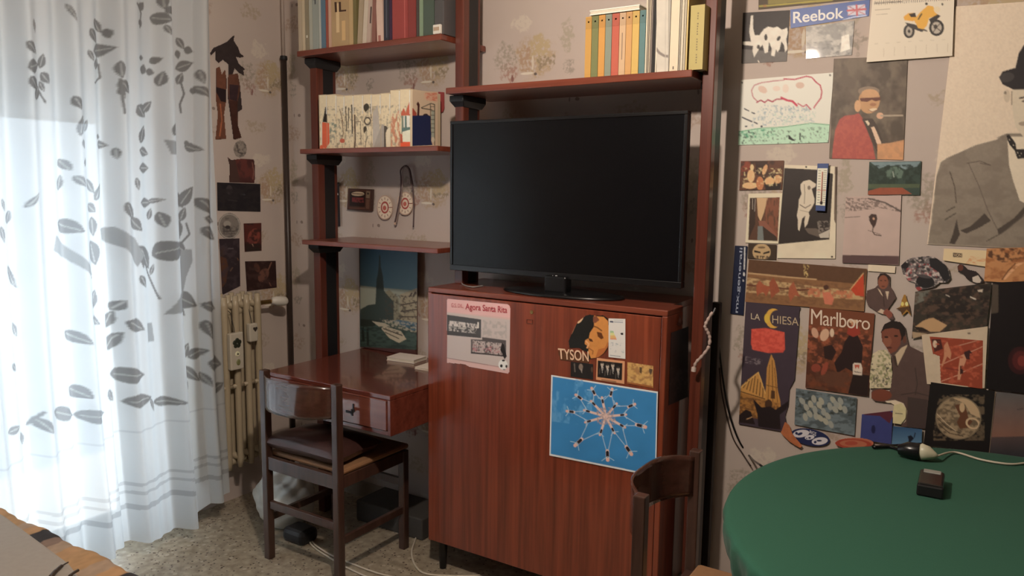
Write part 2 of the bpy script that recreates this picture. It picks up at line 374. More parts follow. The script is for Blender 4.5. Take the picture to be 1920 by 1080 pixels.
# ---------------------------------------------------------------- ceiling lamp
pl = empty('pendant_lamp', 'bare bulb on a cord hanging from the ceiling in front of the shelves', 'lamp', (LAMP[0], LAMP[1], 2.75))
MB().lathe([(0.05, 0), (0.05, -0.02), (0.01, -0.035)]).build('canopy', M_WHITE, pl)
MB().tube([(0, 0, -0.03), (0, 0, LAMP[2]-2.75+0.13)], 0.004).build('cord', M_WHITE, pl)
MB().lathe([(0.012, LAMP[2]-2.75+0.135), (0.02, LAMP[2]-2.75+0.12), (0.02, LAMP[2]-2.75+0.08), (0.016, LAMP[2]-2.75+0.075)]).build('socket', M_WHITE, pl)

# ---------------------------------------------------------------- curtain
CX = -2.95
def curtain():
    ny, nz = 640, 620
    yy = np.linspace(0.20, 1.0, ny)
    Yn, Zn = np.meshgrid(np.linspace(0, 1, ny+1), np.linspace(0, 1, nz+1))
    z = 0.06+Zn*2.60
    yr = 2.225-0.018*np.clip(z, 0, 2.7)                       # free edge
    y = 0.30+(yr-0.30)*Yn
    s = y*1.0+0.02*np.sin(z*1.7)
    amp = 0.55+0.45*np.clip(1-z/2.8, 0, 1)
    ph = 2*np.pi*s/0.175+0.9*np.sin(s*5.1)+0.5*np.sin(z*1.1+s*3); d = 0.050*np.sin(ph+0.75*np.sin(ph))+0.010*np.sin(2*np.pi*s/0.083+1.3+1.2*np.sin(s*7)+0.5*z)+0.014*np.sin(2*np.pi*s/0.37+z*0.8)
    d *= amp
    step = 1/(1+np.exp(-(1.985+0.02*z*0-y)/0.006))          # the nearer of two overlapping widths ends here
    x = CX+d+0.045*step*1.0-0.03
    lift = 0.02+0.035*np.clip((y-1.95)/0.25, 0, 1)+0.012*np.sin(y*9)
    z = np.where(z < 0.5, z+lift*(1-(z-0.06)/0.44), z)
    x = np.clip(x, -3.05+0.06, 9)
    V = np.stack([x, y, z], -1).reshape(-1, 3)
    # picture coordinates of each vertex, for the woven pattern
    rel = V.copy(); rel[:, 0] = CX; rel -= EYE
    w = rel@_f; px = 960+F*(rel@_r)/w; py = 540-F*(rel@_u)/w
    G = (134, 135, 136); G2 = (162, 165, 167)
    L = []
    def lf(cx, cy, ln, an, w): L.append(('leaf', G, cx, cy, ln*1.12, an, w*1.18))
    def lg(*a): L.append(('leaf', G2)+a)
    for a in ((48, 91, 30, 40, 16), (52, 125, 26, -15, 24), (73, 115, 26, -75, 14), (80, 147, 24, 50, 16), (52, 158, 30, 50, 18), (60, 175, 26, -70, 14), (73, 163, 20, 60, 10), (56, 50, 24, 80, 7),
              (124, 26, 36, 65, 6), (188, 47, 28, 55, 14), (178, 67, 30, 55, 15), (202, 63, 18, 80, 9), (193, 93, 32, -10, 22), (185, 118, 22, -75, 12), (171, 104, 22, 60, 9), (215, 132, 30, 85, 12), (223, 164, 28, 50, 17), (217, 176, 20, 70, 8),
              (133, 194, 26, 62, 14), (139, 236, 36, -80, 14), (157, 236, 24, -60, 12), (262, 12, 18, -50, 14), (299, 5, 26, 85, 12), (308, 22, 18, 50, 12), (297, 36, 28, 15, 20), (259, 44, 14, 60, 10), (305, 58, 20, 65, 8),
              (261, 109, 12, 0, 9), (290, 113, 18, -20, 12), (266, 130, 18, -70, 15), (282, 135, 15, 20, 12), (297, 148, 26, -80, 13),
              (349, 80, 24, 55, 12), (364, 93, 16, 20, 13), (344, 101, 16, 80, 9), (356, 122, 32, -20, 18), (348, 146, 22, -65, 13), (379, 144, 26, 80, 8), (382, 172, 26, 50, 12), (371, 170, 12, 80, 8),
              (260, 209, 28, 45, 22), (275, 200, 26, -45, 14), (262, 252, 32, -70, 16), (266, 285, 24, 20, 16), (266, 315, 24, 0, 17), (320, 240, 30, -60, 16), (333, 256, 22, 70, 12), (369, 277, 24, 20, 15), (361, 269, 12, 60, 8),
              (120, 309, 24, 55, 13), (114, 342, 28, -80, 11), (139, 340, 26, 45, 13), (149, 304, 16, -75, 10), (145, 271, 18, 70, 10), (196, 271, 20, 10, 14), (213, 288, 20, 85, 7), (189, 256, 12, 10, 9),
              (166, 349, 30, 55, 14), (186, 360, 34, -60, 14), (169, 390, 22, 40, 16), (172, 425, 34, 85, 16), (125, 425, 36, 25, 24), (233, 396, 36, 62, 16), (246, 420, 32, 45, 18),
              (270, 380, 26, 0, 16), (290, 376, 26, -10, 8), (300, 412, 28, 75, 15), (281, 401, 20, -75, 10), (343, 372, 40, 60, 12), (359, 369, 42, -55, 20), (353, 402, 26, -70, 13), (388, 388, 38, 55, 17), (395, 412, 24, 20, 14), (343, 430, 36, 80, 18), (395, 438, 34, 40, 20),
              (310, 468, 48, -25, 32), (266, 482, 46, 60, 24), (172, 474, 44, 75, 26), (347, 466, 26, 30, 20), (250, 345, 22, 80, 8), (286, 505, 20, -70, 8), (262, 527, 24, 60, 12),
              (22, 407, 26, -65, 16), (6, 385, 24, 70, 8), (28, 520, 46, 60, 14), (3, 440, 30, 75, 10), (50, 375, 30, -60, 8), (222, 572, 22, -60, 14), (212, 600, 32, -65, 18), (246, 609, 34, 25, 22), (217, 641, 40, -60, 18), (170, 560, 34, -70, 20), (172, 600, 30, 30, 14),
              (358, 565, 44, 25, 28), (345, 579, 36, 50, 14), (397, 575, 28, 20, 18), (391, 618, 34, 75, 12), (358, 660, 30, -70, 13), (377, 664, 30, -30, 18), (368, 703, 40, 38, 17), (355, 723, 32, 70, 14), (407, 682, 30, 10, 26), (390, 712, 26, 65, 9), (415, 728, 28, -35, 16),
              (240, 702, 42, -5, 26), (212, 743, 28, 45, 18), (255, 748, 42, -15, 22), (281, 758, 26, 65, 8), (310, 752, 44, -4, 16), (168, 776, 46, -8, 22), (118, 775, 46, 12, 24), (146, 735, 28, 30, 22), (75, 795, 30, 50, 16), (25, 805, 30, -20, 14), (48, 825, 24, 70, 14), (140, 632, 36, 30, 18), (36, 620, 28, 65, 12), (30, 690, 20, 40, 12)):
        lf(*a)
    for p in (((250, 8), (262, 25), (258, 52)), ((193, 120), (196, 145), (180, 155)), ((349, 150), (356, 175), (348, 195), (350, 210)), ((214, 150), (218, 195), (220, 213)), ((66, 170), (80, 192)), ((360, 420), (366, 440), (352, 455)), ((330, 500), (345, 480), (360, 470)), ((270, 500), (290, 540), (300, 560)), ((120, 460), (150, 505), (165, 520)), ((60, 800), (72, 770)), ((225, 450), (250, 470), (262, 500))):
        L.append(('l', G, 4, p))
    L += [('p', G2, [(190, 430), (215, 425), (230, 440), (245, 445), (262, 480), (250, 500), (225, 465), (200, 450)]), ('p', G2, [(350, 470), (370, 468), (372, 490), (360, 520), (352, 560), (340, 560), (345, 510)]),
          ('p', G2, [(300, 262), (330, 268), (328, 290), (308, 290)]), ('p', G2, [(100, 440), (120, 455), (170, 515), (155, 515), (125, 485), (95, 470)]), ('p', G2, [(270, 605), (285, 605), (290, 640), (272, 640)]), ('p', G2, [(305, 590), (325, 545), (332, 560), (328, 582)])]
    col = paint_aa(px, py, (214, 219, 222), L, 1.15, 0.9)
    # woven bands near the hem follow the cloth
    zz = V[:, 2]
    for z0, dz, c in ((0.56, 0.006, (200, 205, 209)), (0.335, 0.010, (190, 195, 199)), (0.298, 0.010, (190, 195, 199)), (0.235, 0.018, (185, 190, 194))):
        col[np.abs(zz-z0) < dz/2+0.002] = lin(c, 1.15)
    I = np.arange((ny+1)*(nz+1)).reshape(nz+1, ny+1)
    Fc = np.stack([I[:-1, :-1], I[:-1, 1:], I[1:, 1:], I[1:, :-1]], -1).reshape(-1, 4)
    m, n, l, b = nmat('sheer_printed_curtain', 0.8, 0.1)
    out = n['Material Output']; a = n.new('ShaderNodeAttribute'); a.attribute_name = 'ink'
    dif = n.new('ShaderNodeBsdfDiffuse'); tr = n.new('ShaderNodeBsdfTranslucent'); tp = n.new('ShaderNodeBsdfTransparent')
    gm = n.new('ShaderNodeVectorMath'); gm.operation = 'SCALE'; gm.inputs['Scale'].default_value = 1.0
    l.new(a.outputs['Color'], dif.inputs[0]); l.new(a.outputs['Color'], gm.inputs[0]); l.new(gm.outputs[0], tr.inputs[0])
    m1 = n.new('ShaderNodeMixShader'); m1.inputs[0].default_value = 0.42; l.new(dif.outputs[0], m1.inputs[1]); l.new(tr.outputs[0], m1.inputs[2])
    m2 = n.new('ShaderNodeMixShader'); m2.inputs[0].default_value = 0.07; l.new(m1.outputs[0], m2.inputs[1]); l.new(tp.outputs[0], m2.inputs[2])
    l.new(m2.outputs[0], out.inputs['Surface'])
    root = empty('curtain', 'white sheer floor-length curtain with grey printed leaves over the window', 'curtain', (CX, 1.2, 0))
    o = mk('cloth', V-np.array([CX, 1.2, 0]), [tuple(map(int, f)) for f in Fc], m, root, True); set_ink(o, col)
    MB().tube([(0, -1.2, 2.69), (0, 1.15, 2.69)], 0.012).build('curtain_rod', M_BRASS, root)
curtain()

# ---------------------------------------------------------------- radiator and what hangs on it
rad = empty('radiator', 'cream cast-iron column radiator behind the curtain edge under the pictures', 'radiator', (-3.07, 2.26, 0))
def section_mb():
    m = MB()
    for dx in (-0.055, 0, 0.055):
        m.tube([(dx, 0, 0.22), (dx, 0, 0.26), (dx, 0, 0.62), (dx, 0, 1.0), (dx, 0, 1.05)], [0.012, 0.0155, 0.0165, 0.0165, 0.013], 12)
    for z in (0.27, 1.0):
        m.tube([(-0.055, 0, z), (0.055, 0, z)], 0.016, 10)
        m.tube([(0, -0.031, z-0.03), (0, 0.031, z-0.03)], 0.022, 12)
    m.tube([(-0.055, -0.02, 0.62), (-0.055, 0.02, 0.62)], 0.012, 8); m.tube([(0.055, -0.031, 0.62), (0.055, 0.031, 0.62)], 0.011, 8)
    return m
_first = None
for k in range(7):
    if _first is None: _first = section_mb().build('section', M_CREAM, rad, 0, True); o = _first
    else: o = _first.copy(); COL.objects.link(o)
    o.location = (0, -0.20+0.063*k, 0)
for y in (-0.17, 0.15): box('wall_bracket', -0.088, 0.02, y-0.012, y+0.012, 0.20, 0.235, M_CREAM, rad, 0.003)
_v = ox(515, 565, -3.05)-np.array([-3.07, 2.26, 0])
MB().tube([(0.0, 0.19, _v[2]+0.0), (0.01, _v[1], _v[2])], 0.011).build('valve', M_BRASS, rad)
MB().tube([(0.0, _v[1]+0.01, _v[2]-0.002), (-0.045, _v[1]+0.06, _v[2])], 0.011).build('inlet', M_BLACKMETAL, rad)
MB().tube([(0.01, _v[1]-0.012, _v[2]+0.004), (0.02, _v[1]+0.012, _v[2]+0.001), (0.028, _v[1]+0.055, _v[2]-0.004), (0.03, _v[1]+0.068, _v[2]-0.004)], [0.016, 0.024, 0.024, 0.017], 16).build('valve_knob', M_WHITE, rad, 0.002, True)
def humidifier(cx, cy, w, h, label, motif):
    c = ox(cx, cy, -2.985); root = empty('radiator_humidifier', label, 'humidifier', (-2.985, c[1], c[2]-h/2))
    b = MB().prism([(-w/2, 0), (w/2, 0), (w/2+0.002, h*0.5), (w/2, h), (-w/2, h), (-w/2-0.002, h*0.5)], 'x', -0.012, 0.016).build('body', tint('ceramic', (0.60, 0.55, 0.45), 0.2, 0.06, 20), root, 0.006)
    MB().tube([(-0.0, 0, h), (-0.004, 0.0, h+0.02), (-0.02, -0.004, h+0.09), (-0.035, -0.006, h+0.10)], 0.0015, 6).build('hook', M_BLACKMETAL, root)
    if motif == 'flower':
        m = MB()
        for k in range(5):
            a = k*2*math.pi/5+0.3; m.lathe([(0.012, 0), (0.009, 0.003)], (0, 0, 0), 12); vs = m.v[-24:]
            del m.v[-24:]; m.v += [(0.016+v[2], v[0]+0.013*math.cos(a), v[1]+h*0.72+0.013*math.sin(a)) for v in vs]
        m.build('painted_flower', ink((40, 44, 34)), root)
        m = MB(); m.lathe([(0.013, 0), (0.011, 0.003)], n=14); m.v = [(0.016+v[2], v[0], v[1]+h*0.43) for v in m.v]; m.build('painted_daisy', ink((214, 200, 170)), root)
        m = MB(); m.lathe([(0.005, 0), (0.004, 0.005)], n=10); m.v = [(0.016+v[2], v[0], v[1]+h*0.43) for v in m.v]; m.build('daisy_eye', ink((60, 56, 44)), root)
        m = MB(); m.lathe([(0.012, 0), (0.008, 0.003)], n=10); m.v = [(0.016+v[2], v[0]+0.004, v[1]*1.3+h*0.2) for v in m.v]; m.build('painted_leaf', ink((110, 112, 74)), root)
    else:
        MB().prism([(0, -0.012), (0.012, 0.002), (0.010, 0.010), (0.003, 0.010), (0, 0.006), (-0.004, 0.010), (-0.010, 0.010), (-0.012, 0.002)], 'x', 0.015, 0.0185).build('painted_heart', ink((52, 46, 40)), root).location = (0, 0.006, h*0.68)
humidifier(441, 658, 0.072, 0.175, 'tall ceramic humidifier with dark painted flower hung on the radiator', 'flower')
humidifier(472.5, 623, 0.046, 0.088, 'small white ceramic humidifier with a dark heart hung on the radiator', 'heart')
_p0 = ox(532, 60, -3.12)
pp = empty('heating_pipe', 'thin dark vertical pipe running up the corner beside the radiator', 'pipe', (-3.118, 2.728, 0))
MB().tube([(0, 0, 0), (0, 0, 2.19)], 0.0145, 12).build('pipe_body', tint('dark_brown_pipe', (0.045, 0.030, 0.024), 0.4), pp, 0, True)
MB().tube([(0, 0, 2.19), (0, 0, 2.75)], 0.008, 12).build('upper_pipe', tint('painted_pipe', (0.42, 0.34, 0.29), 0.5), pp, 0, True)
for z in (0.55, 2.19): MB().lathe([(0.017, 0), (0.019, 0.006), (0.017, 0.02)], (0, 0, z)).build('pipe_clip', M_BLACKMETAL, pp)

# ---------------------------------------------------------------- shelving unit
unit = empty('shelving_unit', 'tall mahogany shelving with posts to the ceiling and open shelves against the wall', 'shelf', (-1.8, 2.6, 0))
UO = Vector((-1.8, 2.6, 0))
def ub(name, x0, x1, y0, y1, z0, z1, mat, bevel=0.003): return box(name, x0+1.8, x1+1.8, y0-2.6, y1-2.6, z0, z1, mat, unit, bevel)
POSTS = ((-2.705, -2.662), (-1.886, -1.845), (-0.876, -0.836))
for i, (a, b_) in enumerate(POSTS):
    H_ = 2.133 if i == 0 else 2.74; L_ = 1.1755 if i == 1 else 0
    m = MB(); m.box(a+1.8, b_+1.8, -0.085, -0.045, L_, H_); m.box(a+1.8, a+1.812, -0.046, 0.045, L_, H_)
    m.box(a+1.8, b_+1.8-0.012, 0.02, 0.045, L_, H_); m.build('post', M_POST, unit, 0.003)
    ub('post_channel', a+0.012, b_-0.006, 2.554, 2.622, L_+0.005, H_-0.002, M_BLACKMETAL, 0.001)
    if i: ub('ceiling_foot', a-0.006, b_+0.006, 2.51, 2.65, 2.738, 2.75, M_BLACKMETAL)
def bracket(x0, x1, ztop):
    xc = (x0+x1)/2+1.8
    pts = [(xc-0.030, ztop), (xc+0.036, ztop), (xc+0.036, ztop-0.024), (xc+0.021, ztop-0.045), (xc-0.0215, ztop-0.045), (xc-0.030, ztop-0.024)]
    v = []; 
    m = MB(); ya, yb = -0.105, 0.055
    prof = [(0, ya, yb), (-0.022, ya, yb), (-0.045, ya+0.022, yb-0.012)]
    b = 0
    for dz, p, q in prof:
        w = 0.034 if dz > -0.03 else 0.0225
        m.v += [(xc-w, p, ztop+dz), (xc+w, p, ztop+dz), (xc+w, q, ztop+dz), (xc-w, q, ztop+dz)]
    m.f += [(0, 1, 2, 3), (11, 10, 9, 8)]
    for k in (0, 4):
        for j in range(4): m.f.append((k+j, k+4+j, k+4+(j+1) % 4, k+(j+1) % 4))
    m.build('shelf_bracket', M_BLACKMETAL, unit, 0.003)
#            x0      x1     yfront  ztop  thick
SH = [(-2.715, -1.905, 2.450, 2.158, 0.024, 'shelf'), (-2.690, -1.908, 2.432, 1.728, 0.021, 'shelf'), (-2.690, -1.908, 2.432, 1.322, 0.021, 'shelf'),
      (-1.882, -0.888, 2.448, 1.950, 0.024, 'shelf')]
for x0, x1, yf, zt_, th, nm in SH: ub(nm, x0, x1, yf, 2.755, zt_-th, zt_, M_MAHOGX)
for zt_ in (2.134, 1.707, 1.301): bracket(*POSTS[0], zt_)
bracket(*POSTS[1], 1.926)
ub('shelf_support', -0.897, -0.8775, 2.56, 2.64, 1.900, 1.925, M_BLACKMETAL)
ub('shelf_support', -1.905, -1.888, 2.56, 2.64, 2.112, 2.133, M_BLACKMETAL)

# ---------------------------------------------------------------- desk
D0, D1, DY0, DY1, DZ = -2.612, -1.905, 2.140, 2.752, 0.780
desk = empty('wall_desk', 'glossy mahogany desk with two drawers fixed under the shelves', 'desk', ((D0+D1)/2, (DY0+DY1)/2, 0.62))
def db(name, x0, x1, y0, y1, z0, z1, mat, bevel=0.002, parent=None):
    return box(name, x0-(D0+D1)/2, x1-(D0+D1)/2, y0-(DY0+DY1)/2, y1-(DY0+DY1)/2, z0-0.62, z1-0.62, mat, parent or desk, bevel)
db('desk_top', D0, D1, DY0, DY1, DZ-0.018, DZ, M_DESK, 0.003)
db('side_panel', D0, D0+0.016, DY0, DY1, 0.622, DZ-0.018, M_DESK); db('side_panel', D1-0.016, D1, DY0, DY1, 0.622, DZ-0.018, M_DESK)
db('bottom_panel', D0+0.016, D1-0.016, DY0+0.002, DY1, 0.622, 0.640, M_DESK); db('back_panel', D0+0.016, D1-0.016, DY1-0.012, DY1, 0.640, DZ-0.018, M_DESK)
xm = -2.262
db('divider', xm-0.008, xm+0.008, DY0+0.004, DY1-0.02, 0.640, DZ-0.018, M_DESK)
for a, b_ in ((D0+0.019, xm-0.011), (xm+0.011, D1-0.019)):
    dr = db('drawer', a, b_, DY0-0.004, DY1-0.08, 0.643, DZ-0.021, wood('drawer_veneer', (0.15, 0.045, 0.03), (0.22, 0.07, 0.045), (1.5, 20, 20), 0.10, 0.9), 0.0015)
    c = ((a+b_)/2-(D0+D1)/2, DY0-0.004-(DY0+DY1)/2, 0.71-0.62)
    hx = c[0]-0.005
    m = MB().tube([(hx, c[1], 0.075), (hx, c[1]-0.003, 0.075)], 0.008, 12); m.box(hx-0.003, hx+0.003, c[1]-0.003, c[1], 0.083, 0.102); m.build('keyhole_plate', M_BLACKMETAL, dr)
    MB().tube([(hx, c[1]-0.002, 0.075), (hx, c[1]-0.022, 0.075)], 0.003, 8).box(hx-0.018, hx+0.016, c[1]-0.026, c[1]-0.021, 0.070, 0.080).box(hx+0.010, hx+0.020, c[1]-0.026, c[1]-0.021, 0.063, 0.087).build('key', M_BLACKMETAL, dr, 0.001)
    db('drawer_frame', a-0.004, b_+0.004, DY0-0.006, DY0+0.003, DZ-0.0225, DZ-0.0185, M_MAHOGX, 0.0008)
# things standing on the desk
tb = empty('tower_poster', 'upright poster of a tower and tour boat on a canal leaning over the desk', 'poster', (-2.45, 2.745, 0.782))
TQ = [(675, 462), (783, 464), (781, 656), (675, 650)]
box('poster_board', -0.178, 0.172, -0.010, 0.008, 0.0, 0.505, ink((70, 40, 36)), tb, 0.001)
picture('poster_print', TQ, 1, 2.734, (62, 92, 108), [
    ('g', (52, 84, 104), (88, 118, 126), 462, 545, [(600, 400), (900, 400), (900, 548), (600, 548)]), ('p', (140, 142, 126), [(675, 560), (675, 535), (700, 538), (783, 545), (783, 600), (675, 600)]),
    ('p', (52, 62, 56), [(675, 590), (676, 580), (690, 572), (704, 570), (706, 524), (708, 516), (710, 500), (711, 478), (713, 478), (714, 500), (718, 518), (720, 545), (728, 552), (738, 566), (738, 605), (675, 602)]),
    ('p', (128, 122, 100), [(722, 548), (730, 543), (748, 560), (748, 598), (738, 602), (738, 566)]), ('p', (150, 138, 112), [(750, 552), (782, 540), (783, 605), (748, 600)]),
    ('l', (58, 46, 40), 2.2, [(752, 572), (783, 566)]), ('l', (58, 46, 40), 2.2, [(752, 584), (783, 580)]), ('l', (58, 46, 40), 2, [(752, 594), (783, 594)]), ('l', (62, 48, 42), 2, [(757, 560), (760, 556)]), ('l', (62, 48, 42), 3, [(768, 556), (772, 550)]), ('l', (62, 48, 42), 3, [(775, 555), (779, 548)]),
    ('m', (66, 60, 50), 0.6, (3, 3), 4, [(722, 552), (783, 548), (783, 600), (722, 600)]),
    ('p', (60, 76, 68), [(675, 604), (740, 604), (783, 625), (783, 660), (675, 660)]), ('m', (40, 52, 46), 0.55, (9, 3), 8, [(675, 606), (783, 610), (783, 660), (675, 660)]),
    ('p', (36, 42, 36), [(675, 598), (700, 600), (716, 603), (700, 612), (675, 612)]), ('p', (170, 160, 138), [(697, 602), (722, 606), (732, 612), (710, 612)]), ('m', (168, 158, 138), 0.55, (3, 2), 9, [(712, 598), (783, 605), (783, 625), (730, 612)]),
    ('p', (176, 164, 140), [(715, 616), (720, 611), (752, 621), (762, 636), (748, 643), (730, 634)]), ('l', (52, 46, 38), 2, [(719, 616), (754, 629)]), ('l', (60, 54, 44), 1.6, [(722, 623), (748, 635)]), ('m', (60, 54, 46), 0.6, (3, 2), 5, [(722, 614), (752, 623), (756, 630), (726, 622)]),
    ('p', (30, 36, 32), [(678, 616), (682, 612), (684, 640), (679, 640)]), ('p', (30, 36, 32), [(687, 618), (691, 614), (692, 648), (688, 648)]), ('l', (36, 60, 62), 1.5, [(675, 615), (690, 622)])],
    k=1.35, step=1.3, mat=M_GLOSSY, parent=tb, at=(-2.45, 2.745, 0.782))
def slab_book(label, x, y, w, d, z, h, ang, ccol):
    r = empty('paperback_book', label, 'book', (x, y, z)); r.rotation_euler = (0, 0, ang)
    m = MB(); m.box(-w/2, w/2, -d/2, d/2, 0, 0.0015).box(-w/2, w/2, -d/2, d/2, h-0.0015, h).box(-w/2, w/2, d/2-0.0015, d/2, 0.0015, h-0.0015); m.build('cover', ink(ccol, 1.5), r)
    box('pages', -w/2+0.002, w/2-0.002, -d/2+0.002, d/2-0.002, 0.0017, h-0.0017, M_PAPER, r, 0.0005)
    return r
slab_book('white book lying on the desk under the tower poster, farther from the cabinet', -2.262, 2.655, 0.15, 0.105, DZ+0.001, 0.016, 0.10, (196, 186, 176))
slab_book('thin white notebook lying on the desk corner touching the cabinet', -2.125, 2.60, 0.135, 0.17, DZ+0.0175, 0.009, 0.0, (206, 190, 176))
for o in [q for q in COL.objects if q.name.startswith('paperback_book')][1:]: o.location = (-2.075+0.02, 2.625, DZ+0.001); o.rotation_euler = (0, 0, 0.05)

# ---------------------------------------------------------------- cabinet
K0, K1, KY0, KY1, KZ0, KZ1 = -1.901, -0.905, 2.361, 2.745, 0.127, 1.175
cab = empty('drop_front_cabinet', 'tall red mahogany cabinet with drop-down front covered in stickers', 'cabinet', ((K0+K1)/2, (KY0+KY1)/2, 0))
kx, ky = (K0+K1)/2, (KY0+KY1)/2
def kb(name, x0, x1, y0, y1, z0, z1, mat, bevel=0.002): return box(name, x0-kx, x1-kx, y0-ky, y1-ky, z0, z1, mat, cab, bevel)
kb('top_panel', K0, K1, KY0, 2.505, KZ1-0.02, KZ1, M_MAHOGX, 0.003)
kb('top_panel_rear', K0+0.001, K1-0.034, 2.505, KY1, KZ1-0.02, KZ1, M_MAHOGX, 0.001)
kb('side_panel', K0, K0+0.018, KY0, KY1, KZ0, KZ1-0.02, M_MAHOG); kb('side_panel', K1-0.018, K1, KY0, 2.505, KZ0, KZ1-0.02, M_MAHOG)
kb('side_panel', K1-0.05, K1-0.032, 2.505, KY1, KZ0, KZ1-0.02, M_MAHOG)
kb('bottom_panel', K0+0.018, K1-0.05, KY0+0.018, KY1, KZ0, KZ0+0.018, M_MAHOG)
kb('back_panel', K0+0.018, K1-0.05, KY1-0.01, KY1, KZ0+0.018, KZ1-0.02, M_MAHOG)
kb('drop_front_door', K0+0.002, K1-0.021, KY0-0.001, KY0+0.018, KZ0+0.002, KZ1-0.024, M_MAHOG, 0.002)
kb('front_edge', K1-0.0195, K1-0.001, KY0-0.001, KY0+0.015, KZ0, KZ1-0.022, M_MAHOG, 0.002)
for x in (K0+0.045, K1-0.045):
    for y in (KY0+0.04, 2.47 if x > -1.2 else KY1-0.04):
        MB().tube([(x-kx, y-ky, 0), (x-kx, y-ky, KZ0)], [0.014, 0.020], 16).build('leg', M_BLACK, cab)
_k = oy(997, 585, KY0-0.002)
MB().tube([(_k[0]-kx, KY0-ky-0.001, _k[2]), (_k[0]-kx, KY0-ky-0.004, _k[2])], 0.007, 14).build('lock', M_BRASS, cab)
_k = oy(993, 603, KY0-0.002)
MB().box(_k[0]-kx-0.013, _k[0]-kx+0.013, KY0-ky-0.003, KY0-ky, _k[2]-0.008, _k[2]-0.006).box(_k[0]-kx-0.013, _k[0]-kx+0.013, KY0-ky-0.003, KY0-ky, _k[2]+0.006, _k[2]+0.008).box(_k[0]-kx-0.013, _k[0]-kx-0.011, KY0-ky-0.003, KY0-ky, _k[2]-0.006, _k[2]+0.006).box(_k[0]-kx+0.011, _k[0]-kx+0.013, KY0-ky-0.003, KY0-ky, _k[2]-0.006, _k[2]+0.006).build('escutcheon', M_POST, cab)
KP = KY0-0.0025

# ---------------------------------------------------------------- television
TVY = 2.455
tv = empty('television', 'large flat black television standing on the cabinet', 'television', (-1.37, TVY, KZ1))
tv_l, tv_r, tv_b, tv_t = -1.862+1.37, -0.897+1.37, 1.238-KZ1, 1.822-KZ1
m = MB(); bz = 0.012
m.box(tv_l, tv_r, -0.004, 0.030, tv_b, tv_b+0.022).box(tv_l, tv_r, -0.004, 0.030, tv_t-bz, tv_t).box(tv_l, tv_l+bz, -0.004, 0.030, tv_b+0.022, tv_t-bz).box(tv_r-bz, tv_r, -0.004, 0.030, tv_b+0.022, tv_t-bz)
m.build('bezel', M_BLACK, tv, 0.002)
box('screen', tv_l+bz, tv_r-bz, 0.0005, 0.004, tv_b+0.022, tv_t-bz, M_SCREEN, tv, 0)
MB().prism([(tv_l+0.02, 0.030), (tv_r-0.02, 0.030), (tv_r-0.12, 0.058), (tv_l+0.12, 0.058)], 'z', tv_b+0.02, tv_t-0.03).build('rear_housing', M_BLACKMETAL, tv, 0.003)
MB().lathe([(0.245, 0), (0.25, 0.004), (0.245, 0.010), (0.20, 0.014), (0.06, 0.017)], (0.0, 0.035-0.0, 0.0), 48, 1, 0.44).build('stand_base', M_BLACK, tv, 0, True)
MB().box(-0.045, 0.045, -0.02, 0.028, 0.012, tv_b+0.01).build('stand_neck', M_BLACK, tv, 0.006)
lettering('LG', [(1036, 516), (1045, 516.5), (1045, 522.5), (1036, 522)], 1, TVY-0.0048, ink((190, 190, 190)), tv, (-1.37, TVY, KZ1))
_ld = MB().lathe([(0.0042, 0), (0.0042, 0.001)], n=14).build('logo_disc', ink((170, 170, 172)), tv); _ld.rotation_euler = (math.pi/2, 0, 0)
_ld.location = tuple(oy(1031.5, 519, TVY-0.005)-np.array([-1.37, TVY, KZ1]))
c0 = oy(874, 512, 2.56); c1 = oz(866, 531, KZ1+0.004); 
tag(MB().tube(curve_pts([(-1.80, 2.495, 1.262), c0, c1, oz(884, 538, KZ1+0.004), oz(905, 536, KZ1+0.004)]), 0.003, 8).build('aerial_cable', tint('grey_cable', (0.30, 0.28, 0.27), 0.5), None, 0, True), 'short grey cable hanging from the left end of the television onto the cabinet', 'cable')

